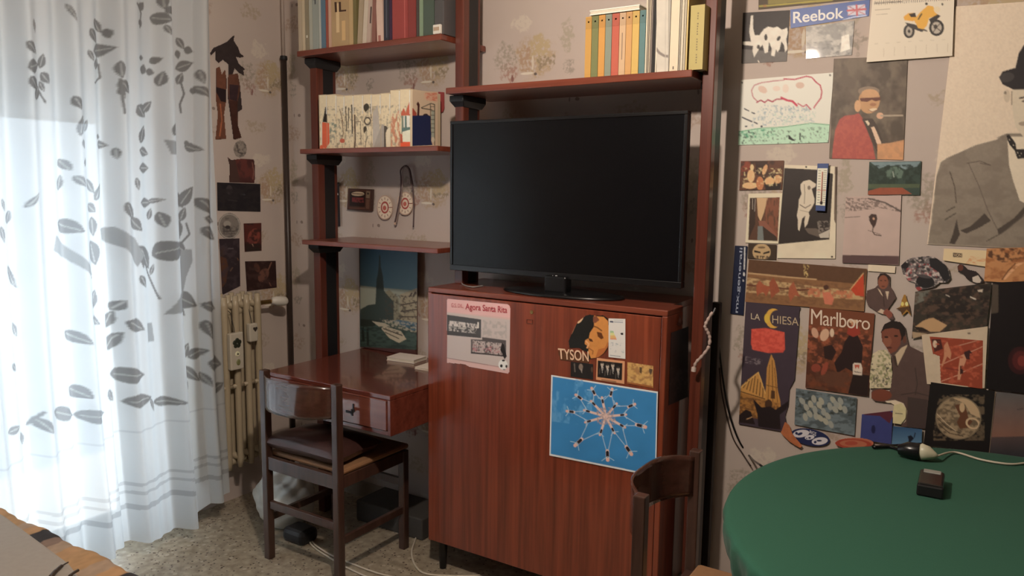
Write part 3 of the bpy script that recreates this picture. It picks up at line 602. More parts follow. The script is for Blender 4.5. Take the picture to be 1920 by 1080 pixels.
# ---------------------------------------------------------------- chairs
def make_chair(name, label, loc, rot, hb=0.815, sh=0.446):
    r = empty(name, label, 'chair', loc); r.rotation_euler = (0, 0, rot)
    # local: back at -y, seat towards +y, origin on the floor under the back posts' middle
    W = 0.205; Dp = 0.385; t = 0.0165
    for s in (-1, 1):
        box('back_leg', s*W-t, s*W+t, -t, t, 0, hb, M_CHAIR, r, 0.004)
        box('front_leg', s*W-t, s*W+t, Dp-t, Dp+t, 0, sh-0.001, M_CHAIR, r, 0.004)
        box('side_rail', s*W-0.011, s*W+0.011, t, Dp-t, sh-0.051, sh-0.001, M_CHAIR, r, 0.002)
        box('side_stretcher', s*W-0.009, s*W+0.009, t, Dp-t, 0.165, 0.195, M_CHAIR, r, 0.002)
    box('back_rail', -W+t, W-t, -0.011, 0.011, sh-0.051, sh+0.004, M_CHAIR, r, 0.002)
    box('front_rail', -W+t, W-t, Dp-0.011, Dp+0.011, sh-0.051, sh-0.001, M_CHAIR, r, 0.002)
    box('rear_stretcher', -W+t, W-t, -0.009, 0.009, 0.225, 0.258, M_CHAIR, r, 0.002)
    box('front_stretcher', -W+t, W-t, Dp-0.009, Dp+0.009, 0.285, 0.318, M_CHAIR, r, 0.002)
    box('seat', -W-0.008, W+0.008, t+0.002, Dp+0.03, sh, sh+0.022, M_TAN, r, 0.010)
    # curved plywood backrest bowing away from the sitter, its ends curling in to the posts
    n = 36; m = MB(); nz_ = 8; out = []
    for k in range(n+1):
        u = -1+2*k/n; xx = u*(W-t+0.004); bow = -0.082*(1-abs(u)**3.0)-0.004
        out.append((xx, bow))
    for side in (0, 1):
        for j in range(nz_+1):
            for k, (xx, yy) in enumerate(out):
                u = -1+2*k/n
                z0 = hb-0.142+0.004*abs(u)**2; z1 = hb-0.006-0.012*abs(u)**6
                m.v.append((xx*(1-0.02*side), yy+0.006*side, z0+(z1-z0)*j/nz_))
    L = (nz_+1)*(n+1)
    for j in range(nz_):
        for k in range(n):
            a = j*(n+1)+k; m.f.append((a, a+1, a+n+2, a+n+1)); m.f.append((L+a, L+a+n+1, L+a+n+2, L+a+1))
    for k in range(n):
        m.f.append((k, L+k, L+k+1, k+1)); a = nz_*(n+1)+k; m.f.append((a, a+1, L+a+1, L+a))
    for j in range(nz_):
        a = j*(n+1); m.f.append((a, a+n+1, L+a+n+1, L+a)); a += n; m.f.append((a, L+a, L+a+n+1, a+n+1))
    m.build('backrest', wood('bent_plywood', (0.050, 0.020, 0.014), (0.085, 0.034, 0.024), (2, 30, 30), 0.14, 0.8), r, 0, True)
    return r
make_chair('dining_chair', 'dark wooden chair with curved backrest pushed up to the desk', (-2.310, 2.060, 0), 0.0)
make_chair('dining_chair', 'dark wooden chair with curved backrest in front of the cabinet beside the green table', (-0.722, 1.955, 0), -math.pi/2, 0.80, 0.425)
def cushion(name, label, c, w, d, h, mat, rz=0, tilt=0):
    nx = 30; m = MB()
    for side in (1, -1):
        for j in range(nx+1):
            for i in range(nx+1):
                u = -1+2*i/nx; v = -1+2*j/nx
                e = (max(0, 1-abs(u)**3.2)*max(0, 1-abs(v)**3.2))**0.42
                pin = 1-0.05*(1-abs(v))**2*abs(u)**4
                z = side*h/2*e*(1+0.10*math.sin(u*3+v*2)+0.05*math.sin(7*u-4*v))
                m.v.append((u*w/2*pin, v*d/2*(1-0.05*(1-abs(u))**2*abs(v)**4), z))
    N = (nx+1)**2
    for s, o in ((0, 0), (1, N)):
        for j in range(nx):
            for i in range(nx):
                a = o+j*(nx+1)+i; f = (a, a+1, a+nx+2, a+nx+1); m.f.append(f if s == 0 else f[::-1])
    ob = m.build(name, mat, None, 0, True); ob.location = c; ob.rotation_euler = (tilt, 0, rz)
    return tag(ob, label, 'cushion')
cushion('seat_cushion', 'shiny dark brown cushion lying on the chair at the desk', (-2.318, 2.185, 0.512), 0.42, 0.27, 0.088, M_BROWN, 0.02)

# ---------------------------------------------------------------- round table, cloth and what lies on it
TC, TR_, TZ = (0.14, 2.03), 0.70, 0.78
tbl = empty('round_table', 'round table hidden under a green cloth beside the picture wall', 'table', (TC[0], TC[1], 0))
MB().lathe([(TR_-0.012, 0.742), (TR_-0.006, 0.750), (TR_-0.006, 0.768), (TR_-0.012, 0.7745)], n=72).build('tabletop', M_CHAIR, tbl)
MB().lathe([(0.05, 0.06), (0.045, 0.3), (0.06, 0.74)], n=24).build('pedestal', M_CHAIR, tbl, 0, True)
for k in range(4):
    a = k*math.pi/2+0.5; MB().tube([(0, 0, 0.10), (0.16*math.cos(a), 0.16*math.sin(a), 0.07), (0.33*math.cos(a), 0.33*math.sin(a), 0.022)], [0.03, 0.026, 0.02], 10).build('foot', M_CHAIR, tbl, 0, True)
def tcloth():
    n = 360; m = MB(); rings = []
    prof = [(0.02, 0), (0.2, 0), (0.4, 0), (0.55, 0), (0.65, 0), (0.685, -0.0005), (0.697, -0.003), (0.703, -0.009), (0.705, -0.018), (0.703, -0.035), (0.697, -0.06), (0.688, -0.085), (0.676, -0.105), (0.66, -0.118)]
    for i, (r, z) in enumerate(prof):
        for j in range(n):
            t = 2*math.pi*j/n; f = max(0, (i-7)/6)
            w = f*0.013*(math.sin(t*38+0.8*math.sin(t*5))+0.5*math.sin(t*71+2*math.sin(t*3)))
            m.v.append(((r+w)*math.cos(t), (r+w)*math.sin(t), z+(-0.012*f*math.sin(t*9))))
    for i in range(len(prof)-1):
        for j in range(n): m.f.append((i*n+j, i*n+(j+1) % n, (i+1)*n+(j+1) % n, (i+1)*n+j))
    m.f.append(tuple(range(n-1, -1, -1)))
    m.f = [f[::-1] for f in m.f]
    mt = tint('green_felt', (0.026, 0.108, 0.068), 0.85, 0.08, 300, 0.2, bump=0.15)
    mt.node_tree.nodes['Principled BSDF'].inputs['Sheen Weight'].default_value = 0.08
    o = mk('tablecloth', m.v, m.f, mt, None, True); o.location = (TC[0], TC[1], TZ)
    tag(o, 'plain green fitted cloth stretched over the round table', 'tablecloth')
tcloth()
ad = empty('plug_adapter', 'black socket with a white plug in it on the green table near the wall', 'adapter', (-0.175, 2.505, TZ+0.001))
MB().tube([(-0.045, 0.0, 0.020), (-0.02, 0, 0.024), (0.012, 0, 0.024)], [0.014, 0.024, 0.026], 20).build('socket', M_BLACK, ad, 0.002, True)
MB().tube([(0.012, 0, 0.024), (0.018, 0, 0.026), (0.036, 0, 0.025), (0.052, 0, 0.022), (0.060, 0, 0.022)], [0.018, 0.025, 0.020, 0.010, 0.004], 20).build('plug', tint('ivory_plug', (0.62, 0.58, 0.42), 0.35), ad, 0, True)
_c = [(-0.117, 2.505, TZ+0.022), oz(1790, 848, TZ+0.006), oz(1840, 862, TZ+0.005), oz(1890, 870, TZ+0.005), oz(1925, 868, TZ+0.005), oz(1990, 862, TZ+0.005)]
tag(MB().tube(curve_pts(_c), 0.0032, 8).build('power_cable', M_CABLE, None, 0, True), 'white cable trailing from the plug to the right over the green table', 'cable')
ch = empty('phone_charger', 'small black rectangular charger lying on the green table', 'charger', (-0.114, 2.262, TZ+0.001)); ch.rotation_euler = (0, 0, 0.03)
box('body', -0.030, 0.030, -0.060, 0.062, 0, 0.034, M_BLACK, ch, 0.006)
box('port_block', -0.021, 0.021, 0.034, 0.060, 0.006, 0.036, tint('grey_metal_label', (0.30, 0.30, 0.27), 0.4, 0.2), ch, 0.002)
box('front_cap', -0.0305, 0.0305, -0.063, -0.040, 0.0, 0.030, tint('dull_black', (0.006, 0.006, 0.007), 0.6), ch, 0.004)
def wire(label, pts, r, mat, cat='cable', name='cable'):
    return tag(MB().tube(curve_pts(pts), r, 8).build(name, mat, None, 0, True), label, cat)
wire('black cable looping down the wall beside the dark board to the round table', [oy(1347, 640, 2.728), oy(1354, 700, 2.745), oy(1366, 770, 2.755), oy(1385, 825, 2.755), oy(1408, 858, 2.74), oz(1425, 878, TZ-0.01)+np.array([0, 0.02, 0.0])], 0.0035, M_BLACK)
wire('thinner brown cable hanging beside the black one down the picture wall', [oy(1349, 690, 2.740), oy(1354, 740, 2.758), oy(1372, 815, 2.762), oy(1392, 850, 2.76), oy(1408, 874, 2.75)], 0.0025, tint('brown_cable', (0.05, 0.03, 0.022), 0.5))
wire('black cable hanging behind the black socket at the back of the green table', [oy(1760, 838, 2.76)-np.array([0.05, 0, 0]), oz(1640, 838, TZ+0.006), oz(1670, 838, TZ+0.006), oz(1695, 848, TZ+0.008), (-0.218, 2.505, TZ+0.02)], 0.005, M_BLACK)
# floor cables
wire('white cable curling over the floor behind the desk chair', [oz(585, 960, 0.02), oz(579, 990, 0.005), oz(585, 1015, 0.005), oz(610, 1035, 0.005), oz(650, 1053, 0.005), oz(720, 1078, 0.005), oz(800, 1090, 0.005)], 0.004, M_CABLE)
wire('second white cable running closest to the cabinet side of the curling one', [oz(578, 955, 0.02), oz(574, 990, 0.005), oz(583, 1020, 0.005), oz(622, 1048, 0.005), oz(680, 1078, 0.005), oz(740, 1098, 0.005)], 0.004, M_CABLE)
wire('cream cable looping on the floor between desk chair and cabinet leg', [oz(700, 972, 0.005), oz(745, 983, 0.005), oz(775, 990, 0.005), oz(781, 1003, 0.005), oz(772, 1035, 0.005), oz(780, 1062, 0.005), oz(800, 1076, 0.005), oz(850, 1080, 0.005), oz(900, 1079, 0.005)], 0.004, M_CABLE)
wire('pale cable on the floor running under the cabinet from behind the chair', [oz(740, 985, 0.005), oz(780, 981, 0.005), oz(805, 979, 0.005), oz(850, 985, 0.005)], 0.004, M_CABLE)

# ---------------------------------------------------------------- power strip and strap on the right post
_b0, _b1 = oy(1336, 566, 2.70), oy(1352, 566, 2.70)
sb = MB().box(_b0[0], _b1[0], 2.685, 2.715, 0, _b0[2]).build('standing_board', tint('near_black_wood', (0.020, 0.014, 0.012), 0.6), None, 0.003)
tag(sb, 'narrow dark board standing upright between the right shelf post and the wall', 'board')
st = empty('cloth_strap', 'pale twisted strap hanging from the right shelf post', 'strap', (0, 0, 0))
_s = [oy(1336, 585, 2.49), oy(1327, 600, 2.485), oy(1322, 612, 2.48), oy(1327, 622, 2.485), oy(1331, 635, 2.49), oy(1328, 652, 2.485), oy(1316, 668, 2.48), oy(1305, 680, 2.475), oy(1301, 692, 2.475)]
MB().tube(curve_pts(_s, 6), [0.004+0.0025*math.sin(i*0.9)**2 for i in range(6*8+1)], 8).build('strap_band', tint('pale_leather', (0.48, 0.36, 0.32), 0.6), st, 0, True)
MB().tube([_s[-1]+np.array([0, 0, 0.006]), _s[-1]+np.array([-0.001, 0, -0.008])], 0.008, 10).build('strap_tip', tint('pale_tip', (0.66, 0.55, 0.50), 0.6), st)
MB().tube([_s[0]+np.array([0, 0, -0.01]), _s[0]+np.array([0.005, 0.012, 0.012])], 0.004, 8).build('strap_hook', M_BLACKMETAL, st)

# ---------------------------------------------------------------- bag under the desk
def bag():
    import bmesh
    bm = bmesh.new(); bmesh.ops.create_icosphere(bm, subdivisions=5, radius=1)
    for v in bm.verts:
        x, y, z = v.co
        n = math.sin(x*7+3*math.sin(z*4))*0.5+math.sin(y*9+z*5)*0.4+abs(math.sin(x*4-z*9+y*3))*0.7
        k = 1+0.075*n
        zz = max(-0.86, z)*(1-0.0)
        tp = 1-0.25*max(0, z)
        v.co = (x*0.145*k*tp, y*0.12*k*tp, (zz+0.86)*0.155*(1+0.08*n))
    me = bpy.data.meshes.new('plastic_bag'); bm.to_mesh(me); bm.free()
    me.materials.append(tint('white_bag_plastic', (0.74, 0.74, 0.70), 0.38, 0.2, 18))
    me.polygons.foreach_set('use_smooth', [True]*len(me.polygons))
    r = empty('plastic_bag', 'crumpled white plastic bag on the floor under the desk behind the chair', 'bag', (-2.73, 2.33, 0))
    b = bpy.data.objects.new('bag_body', me); COL.objects.link(b); b.parent = r
    MB().tube(curve_pts([(-0.05, 0.0, 0.26), (-0.04, -0.02, 0.31), (0.0, -0.03, 0.325), (0.04, -0.02, 0.30), (0.05, 0, 0.25)]), 0.006, 8).build('handle', me.materials[0], r, 0, True)
bag()
tag(MB().box(-0.07, 0.06, -0.05, 0.05, 0, 0.065).build('shoe_box', M_BLACKMETAL, None, 0.02), 'low black box in front of the white plastic bag on the floor', 'box').location = (-2.53, 2.245, 0)
box('folded_crate', -0.20, 0.20, -0.10, 0.10, 0, 0.10, tint('dull_grey_board', (0.06, 0.055, 0.05), 0.7), None, 0.006)
_o = COL.objects['folded_crate']; _o.location = (-2.28, 2.64, 0); tag(_o, 'flat dark storage box on the floor under the desk near the wall', 'box')

# ---------------------------------------------------------------- bed corner
bed = empty('bed', 'bed with a tan and dark striped blanket in the near left corner', 'bed', (-2.2, 0.6, 0))
box('bed_base', -0.60, 0.95, -0.55, 0.47, 0.10, 0.30, M_CHAIR, bed, 0.01)
box('mattress', -0.62, 0.96, -0.56, 0.49, 0.30, 0.47, tint('mattress_cloth', (0.5, 0.44, 0.36), 0.9), bed, 0.04)
for x in (-0.55, 0.9):
    for y in (-0.5, 0.42): MB().tube([(x, y, 0), (x, y, 0.10)], 0.022, 12).build('bed_leg', M_CHAIR, bed)
def blanket():
    nu, nv = 220, 60; V = []; C = []
    for j in range(nv+1):
        v = j/nv
        for i in range(nu+1):
            u = i/nu; x = -2.78+1.62*u
            a = v*0.62                      # metres across, from far edge down the side to the top
            edge = 1.135+0.002*math.sin(x*23)+0.002*math.sin(x*93)
            if a < 0.14: y, z = edge+0.004, 0.505-0.02-(0.14-a)
            elif a < 0.18: t = (a-0.14)/0.04*math.pi/2; y, z = edge-0.025*(1-math.cos(t)), 0.485+0.022*math.sin(t)
            else: y, z = edge-0.025-(a-0.18), 0.507
            # left end rounds down
            z -= 0.10*max(0, 1-(x+2.78)/0.10)**2 if x < -2.68 else 0
            z += 0.004*math.sin(x*21+y*13)
            V.append((x, y, z))
            s = (x+0.25*y)*9.0+0.15*math.sin(y*8); f = s-math.floor(s)
            band = int(math.floor(s)) % 4
            if band == 1 and f < 0.62: c = (46, 42, 42)
            elif band == 1: c = (120, 98, 84)
            elif band == 3: c = (158, 122, 84)
            else: c = (152, 128, 106) if f < 0.5 else (164, 126, 88)
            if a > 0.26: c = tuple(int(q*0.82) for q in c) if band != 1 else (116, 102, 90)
            C.append(c)
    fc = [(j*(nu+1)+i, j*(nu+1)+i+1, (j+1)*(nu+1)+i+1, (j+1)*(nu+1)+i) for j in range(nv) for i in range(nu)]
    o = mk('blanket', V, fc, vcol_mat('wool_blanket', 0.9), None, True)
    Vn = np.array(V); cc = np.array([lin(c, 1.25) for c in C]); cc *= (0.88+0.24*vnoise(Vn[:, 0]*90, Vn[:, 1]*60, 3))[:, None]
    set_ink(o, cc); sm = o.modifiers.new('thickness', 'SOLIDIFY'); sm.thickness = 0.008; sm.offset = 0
    m = MB(); rnd = random.Random(4)
    for k in range(150):
        x = -2.70+k*0.0098; m.tube([(x, 1.139, 0.36), (x+rnd.uniform(-.004, .004), 1.150, 0.33), (x+rnd.uniform(-.008, .008), 1.146, 0.30)], 0.0022, 5)
    f = m.build('fringe', ink((170, 128, 88)), o)
    return tag(o, 'tan blanket with dark stripes and a fringe spread over the bed', 'blanket')
blanket()
def sheet():
    r = empty('folded_sheet', 'folded beige sheet with a dark piped hem lying on the striped blanket', 'sheet', (-2.25, 0.85, 0.515))
    E1 = [oz(-60, 950, 0.53), oz(8, 962, 0.53), oz(128, 1050, 0.53), oz(150, 1078, 0.53)]
    A, B, C_ = E1[0], E1[1], E1[2]
    pts = [A[:2], B[:2], C_[:2], E1[3][:2], (E1[3][0]+0.05, 0.55), (-2.7, 0.55)]
    for k in range(3):
        m = MB().prism([(p[0]+2.25-0.006*k*(p[0] > -2.3), p[1]-0.85-0.006*k) for p in pts], 'z', 0.0065*k, 0.0065*k+0.005); m.build('sheet_fold', tint('beige_cotton', (0.36, 0.31, 0.26), 0.9, 0.08, 60), r, 0.002)
    a = C_-np.array([2.25*-1, 0.85, 0.515]); 
    lo = lambda p: (p[0]+2.25, p[1]-0.85)
    p1 = lo(C_); p2 = lo(E1[3])
    pq = lambda x, y: tuple(oz(x, y, 0.540)-np.array([-2.25, 0.85, 0.515]))
    MB().tube(curve_pts([pq(128, 1054), pq(116, 1061), pq(104, 1071), pq(94, 1082)]), [0.002]*8+[0.005]*8+[0.006]*9, 6).build('dark_piping', ink((50, 40, 32)), r, 0, True)
    MB().tube(curve_pts([pq(147, 1069), pq(140, 1073), pq(130, 1080)]), 0.004, 6).build('dark_piping', ink((50, 40, 32)), r, 0, True)
sheet()

# ---------------------------------------------------------------- books
G3_NAME = 'books on the right shelf'
def book(label, x0, x1, yf, zb, h, d, col, group, lean=0.0, marks=None, flip=False, name='book'):
    """upright book: spine facing the room between x0 and x1"""
    w = x1-x0-0.0008; r = empty(name, label, 'book', (x0+w/2, yf, zb), group)
    if lean: r.rotation_euler = (0, lean, 0)
    t = min(0.0018, w*0.22)
    m = MB().box(-w/2, w/2, 0, 0.0016, 0, h).box(-w/2, -w/2+t, 0.0016, d, 0, h).box(w/2-t, w/2, 0.0016, d, 0, h)
    m.build('cover', ink(col, 0.95 if group == G3_NAME else 1.15), r)
    box('pages', -w/2+t+0.0001, w/2-t-0.0001, 0.002, d-0.003, 0.002, h-0.003, M_PAPER, r, 0)
    for mk_ in marks or ():
        z0, z1, c, a, b_ = mk_
        box('spine_mark', -w/2+w*a, -w/2+w*b_, -0.0006, -0.0001, h*z0, h*z1, ink(c, 1.4), r, 0)
    return r
YB = 2.465
def X(px, py, y=YB): return oy(px, py, y)[0]
G1 = 'books on the top left shelf'; zb = 2.1585
rows = [ # px left, px right, height, depth, colour, lean, marks, label
 (560.5, 567.5, .285, .20, (182, 166, 142), 0, (), 'cream book, first from the left end of the top left shelf'),
 (568, 573, .28, .20, (196, 180, 152), 0, (), 'narrow pale book between the cream book and the drab plastic-covered one'),
 (573.3, 580.5, .275, .20, (142, 132, 110), 0, ((.2, .24, (210, 205, 190), .3, .6),), 'drab olive plastic-covered book with a glint painted as a pale spot, left part of the top left shelf'),  # pale mark paints the glint of the plastic cover
 (581, 587, .282, .205, (170, 170, 156), 0, (), 'pale grey-green book left of the one with a dark star'),
 (587.3, 598.5, .29, .21, (150, 156, 148), 0, ((.72, .80, (74, 78, 80), .25, .8), (.66, .72, (74, 78, 80), .4, .62)), 'grey-green book with a dark star on its spine'),
 (599.2, 603, .288, .20, (176, 178, 170), 0, (), 'thin whitish book directly left of the blue one'),
 (603.2, 611.5, .29, .21, (92, 116, 132), 0, (), 'blue-grey book on the top left shelf'),
 (612, 616.8, .28, .20, (150, 80, 66), 0, (), 'narrow brick-red book right of the blue-grey one'),
 (617, 622, .278, .20, (196, 160, 138), 0, (), 'narrow pinkish book left of the wide tan volume'),
 (622.5, 655, .30, .22, (176, 148, 110), 0, ((.20, .60, (196, 170, 130), .28, .46), (.08, .35, (190, 158, 112), .6, .8)), 'wide tan volume with big dark letters on its spine'),
 (655.3, 662.5, .295, .22, (186, 158, 116), 0, (), 'light tan strip of a book against the wide lettered volume'),
 (663, 669.5, .285, .20, (112, 102, 66), 0, (), 'olive green book right of the tan volumes'),
 (670, 678.5, .27, .19, (164, 146, 122), .075, (), 'beige book leaning right after the olive green one'),
 (679.5, 687, .27, .19, (196, 182, 164), .085, (), 'white book leaning right after the beige leaning one'),
 (687.5, 694.5, .265, .19, (182, 160, 146), .085, ((.30, .55, (70, 56, 52), .6, .95),), 'pale pink leaning book with dark mark'),
 (697, 704, .25, .18, (134, 92, 82), .05, (), 'reddish brown book leaning in the middle of the top left shelf'),
 (707.5, 719, .262, .19, (206, 178, 162), -.03, ((.0, .10, (150, 100, 90), .2, .6),), 'pinkish white book leaning left against the dark ones'),
 (720, 730, .27, .20, (52, 52, 60), 0, ((.05, .9, (76, 78, 88), .45, .62),), 'dark slate book right of the pinkish white one'),
 (730.5, 735.5, .265, .20, (58, 40, 62), 0, (), 'thin dark purple book before the red volumes'),
 (736, 765, .285, .21, (146, 66, 62), 0, ((.0, 1, (160, 84, 78), .78, .84),), 'wide red volume, left one of the two red'),
 (765.5, 780, .285, .21, (128, 58, 54), 0, (), 'dark red volume right of the wide red one'),
 (781, 786, .27, .20, (70, 66, 62), 0, (), 'thin dark grey book between dark red and pale green ones'),
 (786.5, 793.5, .28, .20, (122, 140, 116), 0, (), 'pale green narrow book left of the dark green binder'),
 (794, 814, .285, .21, (72, 84, 74), 0, (), 'wide dark green binder on the top left shelf'),
 (815, 831.5, .25, .20, (78, 76, 76), 0, ((.80, .92, (176, 140, 86), .05, .95), (.52, .54, (50, 50, 52), 0, 1)), 'dark grey volume with a gold label, next to the green binder'),
 (832.5, 848, .25, .20, (84, 80, 80), 0, ((.80, .92, (180, 142, 88), .05, .95), (.5, .52, (50, 50, 52), 0, 1)), 'dark grey volume with a gold label, nearest the middle post')]
for a, b_, h, d, c, ln, mk_, lab in rows:
    pyb = 103-(a-565)*0.098
    x0, x1 = X(a, pyb), X(b_, pyb)
    if a > 814: x0 -= 0.0; 
    x1 = min(x1, -1.909)
    r = book(lab, x0, x1, YB, zb, h, d, c, G1, ln, mk_)
    if 'big dark letters' in lab:
        lettering('IL', [(627, 4), (649, 3), (649, 21), (628, 23)], 1, YB-0.0008, ink((62, 40, 30), 1.4), r, tuple(r.location), bold=0.02)
wb = empty('small_box', 'tiny white crumpled box on the top left shelf end before the dark grey volumes', 'box', (-1.925, 2.450, 2.1585))
box('box_body', -0.022, 0.016, 0, 0.013, 0, 0.036, M_WHITE, wb, 0.003)
MB().box(-0.018, 0.010, -0.0006, -0.0001, 0.012, 0.026).build('box_print', ink((150, 130, 110)), wb)

# encyclopaedia set whose spines make one picture
G2_ = 'illustrated cream volumes on the second left shelf'
edges = [599, 613, 631, 646, 663, 681, 697, 714, 732, 750, 769.5]; zb = 1.7285
tops = [178, 177.5, 180, 179, 178, 177, 177, 175, 169, 167.5]
names = ['dark tower and orange roof', 'grey-green scribbles', 'brown twigs and a red spot', 'upright black stripes', 'small brown houses', 'dark leaf and a ring', 'pale grey figure', 'grey rounded arch', 'orange tents', 'orange roof and a white bottle']
K_ = (40, 34, 30); OR = (196, 92, 62); GN = (112, 122, 108)
art = [('m', (150, 140, 118), 0.62, (3, 5), 3, [(599, 205), (769, 195), (769, 280), (599, 282)]), ('m', (112, 104, 90), 0.72, (2.2, 5), 13, [(610, 200), (700, 195), (700, 280), (610, 282)]),
       ('p', K_, [(610, 200), (613, 203), (614, 229), (605, 229), (608, 212)]), ('p', OR, [(604, 229), (617, 231), (618, 268), (610, 280), (604, 272)]), ('e', OR, 603, 277, 4, 5), ('l', (236, 220, 190), 1.4, [(603, 229), (603, 270)]),
       ('m', GN, 0.5, (4, 3), 6, [(618, 230), (632, 230), (632, 260), (618, 260)]), ('l', (110, 84, 60), 1.4, [(641, 225), (644, 250), (640, 262)]), ('l', (110, 84, 60), 1.2, [(637, 205), (643, 228)]), ('e', (168, 84, 62), 642, 264, 5, 4),
       ('l', K_, 1.5, [(648, 200), (650, 245)]), ('l', K_, 2, [(659.5, 197), (660.5, 250)]), ('l', K_, 1.3, [(653.5, 202), (653, 240)]), ('l', (78, 60, 48), 2.6, [(665, 216), (666, 262), (665, 276)]), ('l', (110, 90, 70), 1.2, [(668, 228), (676, 228), (677, 270)]),
       ('leaf', (56, 50, 38), 686.5, 202, 17, 100, 11), ('o', (84, 74, 62), 689, 227, 5.5, 6.5, 2.5), ('leaf', (70, 62, 50), 684, 243, 14, 100, 7), ('l', (84, 74, 62), 1.2, [(690, 255), (686, 265), (685, 276)]), ('l', K_, 1.2, [(694, 195), (696, 222)]),
       ('p', (166, 158, 148), [(699, 212), (708, 196), (712, 240), (710, 275), (699, 277)]), ('p', (150, 142, 132), [(716, 232), (721, 236), (722, 277), (700, 277)]), ('p', (74, 66, 58), [(720, 236), (724, 236), (727, 240), (723, 250), (724, 277), (720, 277)]), ('p', (206, 192, 168), [(725, 244), (730, 238), (732, 240), (732, 277), (725, 277)]),
       ('m', (176, 112, 84), 0.45, (2.4, 9), 7, [(733, 225), (737, 212), (741, 224), (745, 210), (750, 205), (750, 276), (733, 276)]), ('p', (176, 92, 70), [(752, 212), (757, 202), (761, 212), (764, 200), (768, 190), (769, 216), (752, 217)]), ('p', GN, [(753, 217), (756, 217), (757, 240), (753, 240)]), ('p', (206, 208, 196), [(757, 217), (759, 217), (759, 238), (757, 238)]), ('p', (88, 110, 104), [(759, 217), (762, 217), (763, 242), (759, 240)]), ('p', (206, 208, 196), [(763, 217), (768, 217), (768, 240), (763, 240)]), ('p', (88, 110, 104), [(753, 240), (769, 238), (769, 248), (753, 248)]),
       ('p', (222, 208, 184), [(755, 247), (769, 243), (769, 268), (756, 268)]), ('p', (204, 84, 54), [(750, 266), (769, 266), (769, 278), (750, 278)]), ('p', (160, 74, 52), [(749, 250), (754, 252), (755, 268), (749, 268)])]
for i in range(10):
    x0, x1 = X(edges[i]+.4, 278), X(edges[i+1]-.2, 278)
    h = oy(edges[i], tops[i], YB)[2]-zb
    r = book('cream illustrated volume with %s on its spine, second left shelf' % names[i], x0, x1, YB, zb, h, .20, (206, 188, 158), G2_, name='volume')
    e0, e1 = edges[i]+.6, edges[i+1]-.4
    picture('spine_picture', [(e0, tops[i]+1), (e1, tops[i]+1), (e1, 281-(e0-599)*0.03), (e0, 281.5-(e0-599)*0.03)], 1, YB-0.0012, (206, 190, 160), art+[('p', (238, 226, 200), [(e1-1.6, 150), (e1, 150), (e1, 214), (e1-1.2, 214)]), ('n', 0.06, 4, 9)], k=1.45, step=0.9, parent=r, at=tuple(r.location))
# last, big volume: its right cover faces us
xr = X(769.6, 278); xl = xr+0.014
r = book('big cream volume with a blue shape and ladder on its side, second left shelf', xr, xl, YB, zb, oy(770, 168, YB)[2]-zb, ox(822, 225, xl)[1]-YB, (206, 188, 158), G2_, name='volume')
cq = [ox(772.5, 168, xl), ox(826, 171, xl)]
picture('cover_picture', [(773.5, 169), (821, 172.5), (821, 273.5), (773.5, 277)], 0, xl+0.0014, (188, 168, 144), [
    ('p', (186, 118, 96), [(797, 174), (820, 174), (820, 190), (800, 188)]), ('m', (196, 160, 136), 0.5, (4, 2), 3, [(795, 172), (821, 172), (821, 192), (795, 190)]),
    ('p', (150, 70, 56), [(769, 214), (775, 203), (781, 214)]), ('p', (150, 70, 56), [(768, 212), (774, 202), (781, 212), (781, 218), (768, 218)]), ('p', (64, 30, 28), [(782, 218), (783, 200), (781, 195), (784, 190), (787, 196), (786, 218)]),
    ('l', (62, 58, 50), 1.6, [(790, 202), (808, 194), (815, 196)]), ('l', (62, 58, 50), 1.8, [(791, 203), (810, 206)]), ('l', (62, 58, 50), 1.3, [(807, 194), (808, 262)]), ('l', (62, 58, 50), 1.5, [(815, 196), (815, 272)]),
    ('p', (150, 156, 142), [(809, 207), (814, 207), (814, 258), (809, 258)])]+[('l', (62, 58, 50), 1.1, [(808, y), (815, y)]) for y in (200, 208, 216, 224, 232, 240, 248)]+[
    ('e', (50, 36, 34), 798, 217, 5, 4), ('p', (28, 36, 70), [(768, 219), (770, 217), (804, 216), (807, 218), (807, 244), (809, 250), (808, 262), (811, 272), (772, 274), (771, 256), (768, 250)]), ('e', (190, 180, 160), 812, 262, 3, 5)], k=1.5, step=1.0, parent=r, at=tuple(r.location))
tag(box('tag_card', -2.135, -2.110, 2.755, 2.7585, 1.905, 2.0, ink((132, 56, 56)), None, 0.0), 'dark red rounded tag on the wall right of the cream volumes', 'tag')
_t = COL.objects['tag_card']
q0, q1 = oy(821.5, 172, 2.755), oy(832, 211, 2.755)
_t.data.clear_geometry()
m = MB(); xa, xb, za, zc = q0[0], q1[0], q1[2], q0[2]
m.prism([(xa, zc), (xb, zc-0.004), (xb+0.001, za+0.02), (xb-0.006, za+0.004), (xb-0.02, za), (xa, za+0.002)], 'y', 2.7555, 2.7592)
_t.data.from_pydata(m.v, [], m.f); _t.data.update(); _t.data.materials.clear(); _t.data.materials.append(ink((132, 56, 56)))

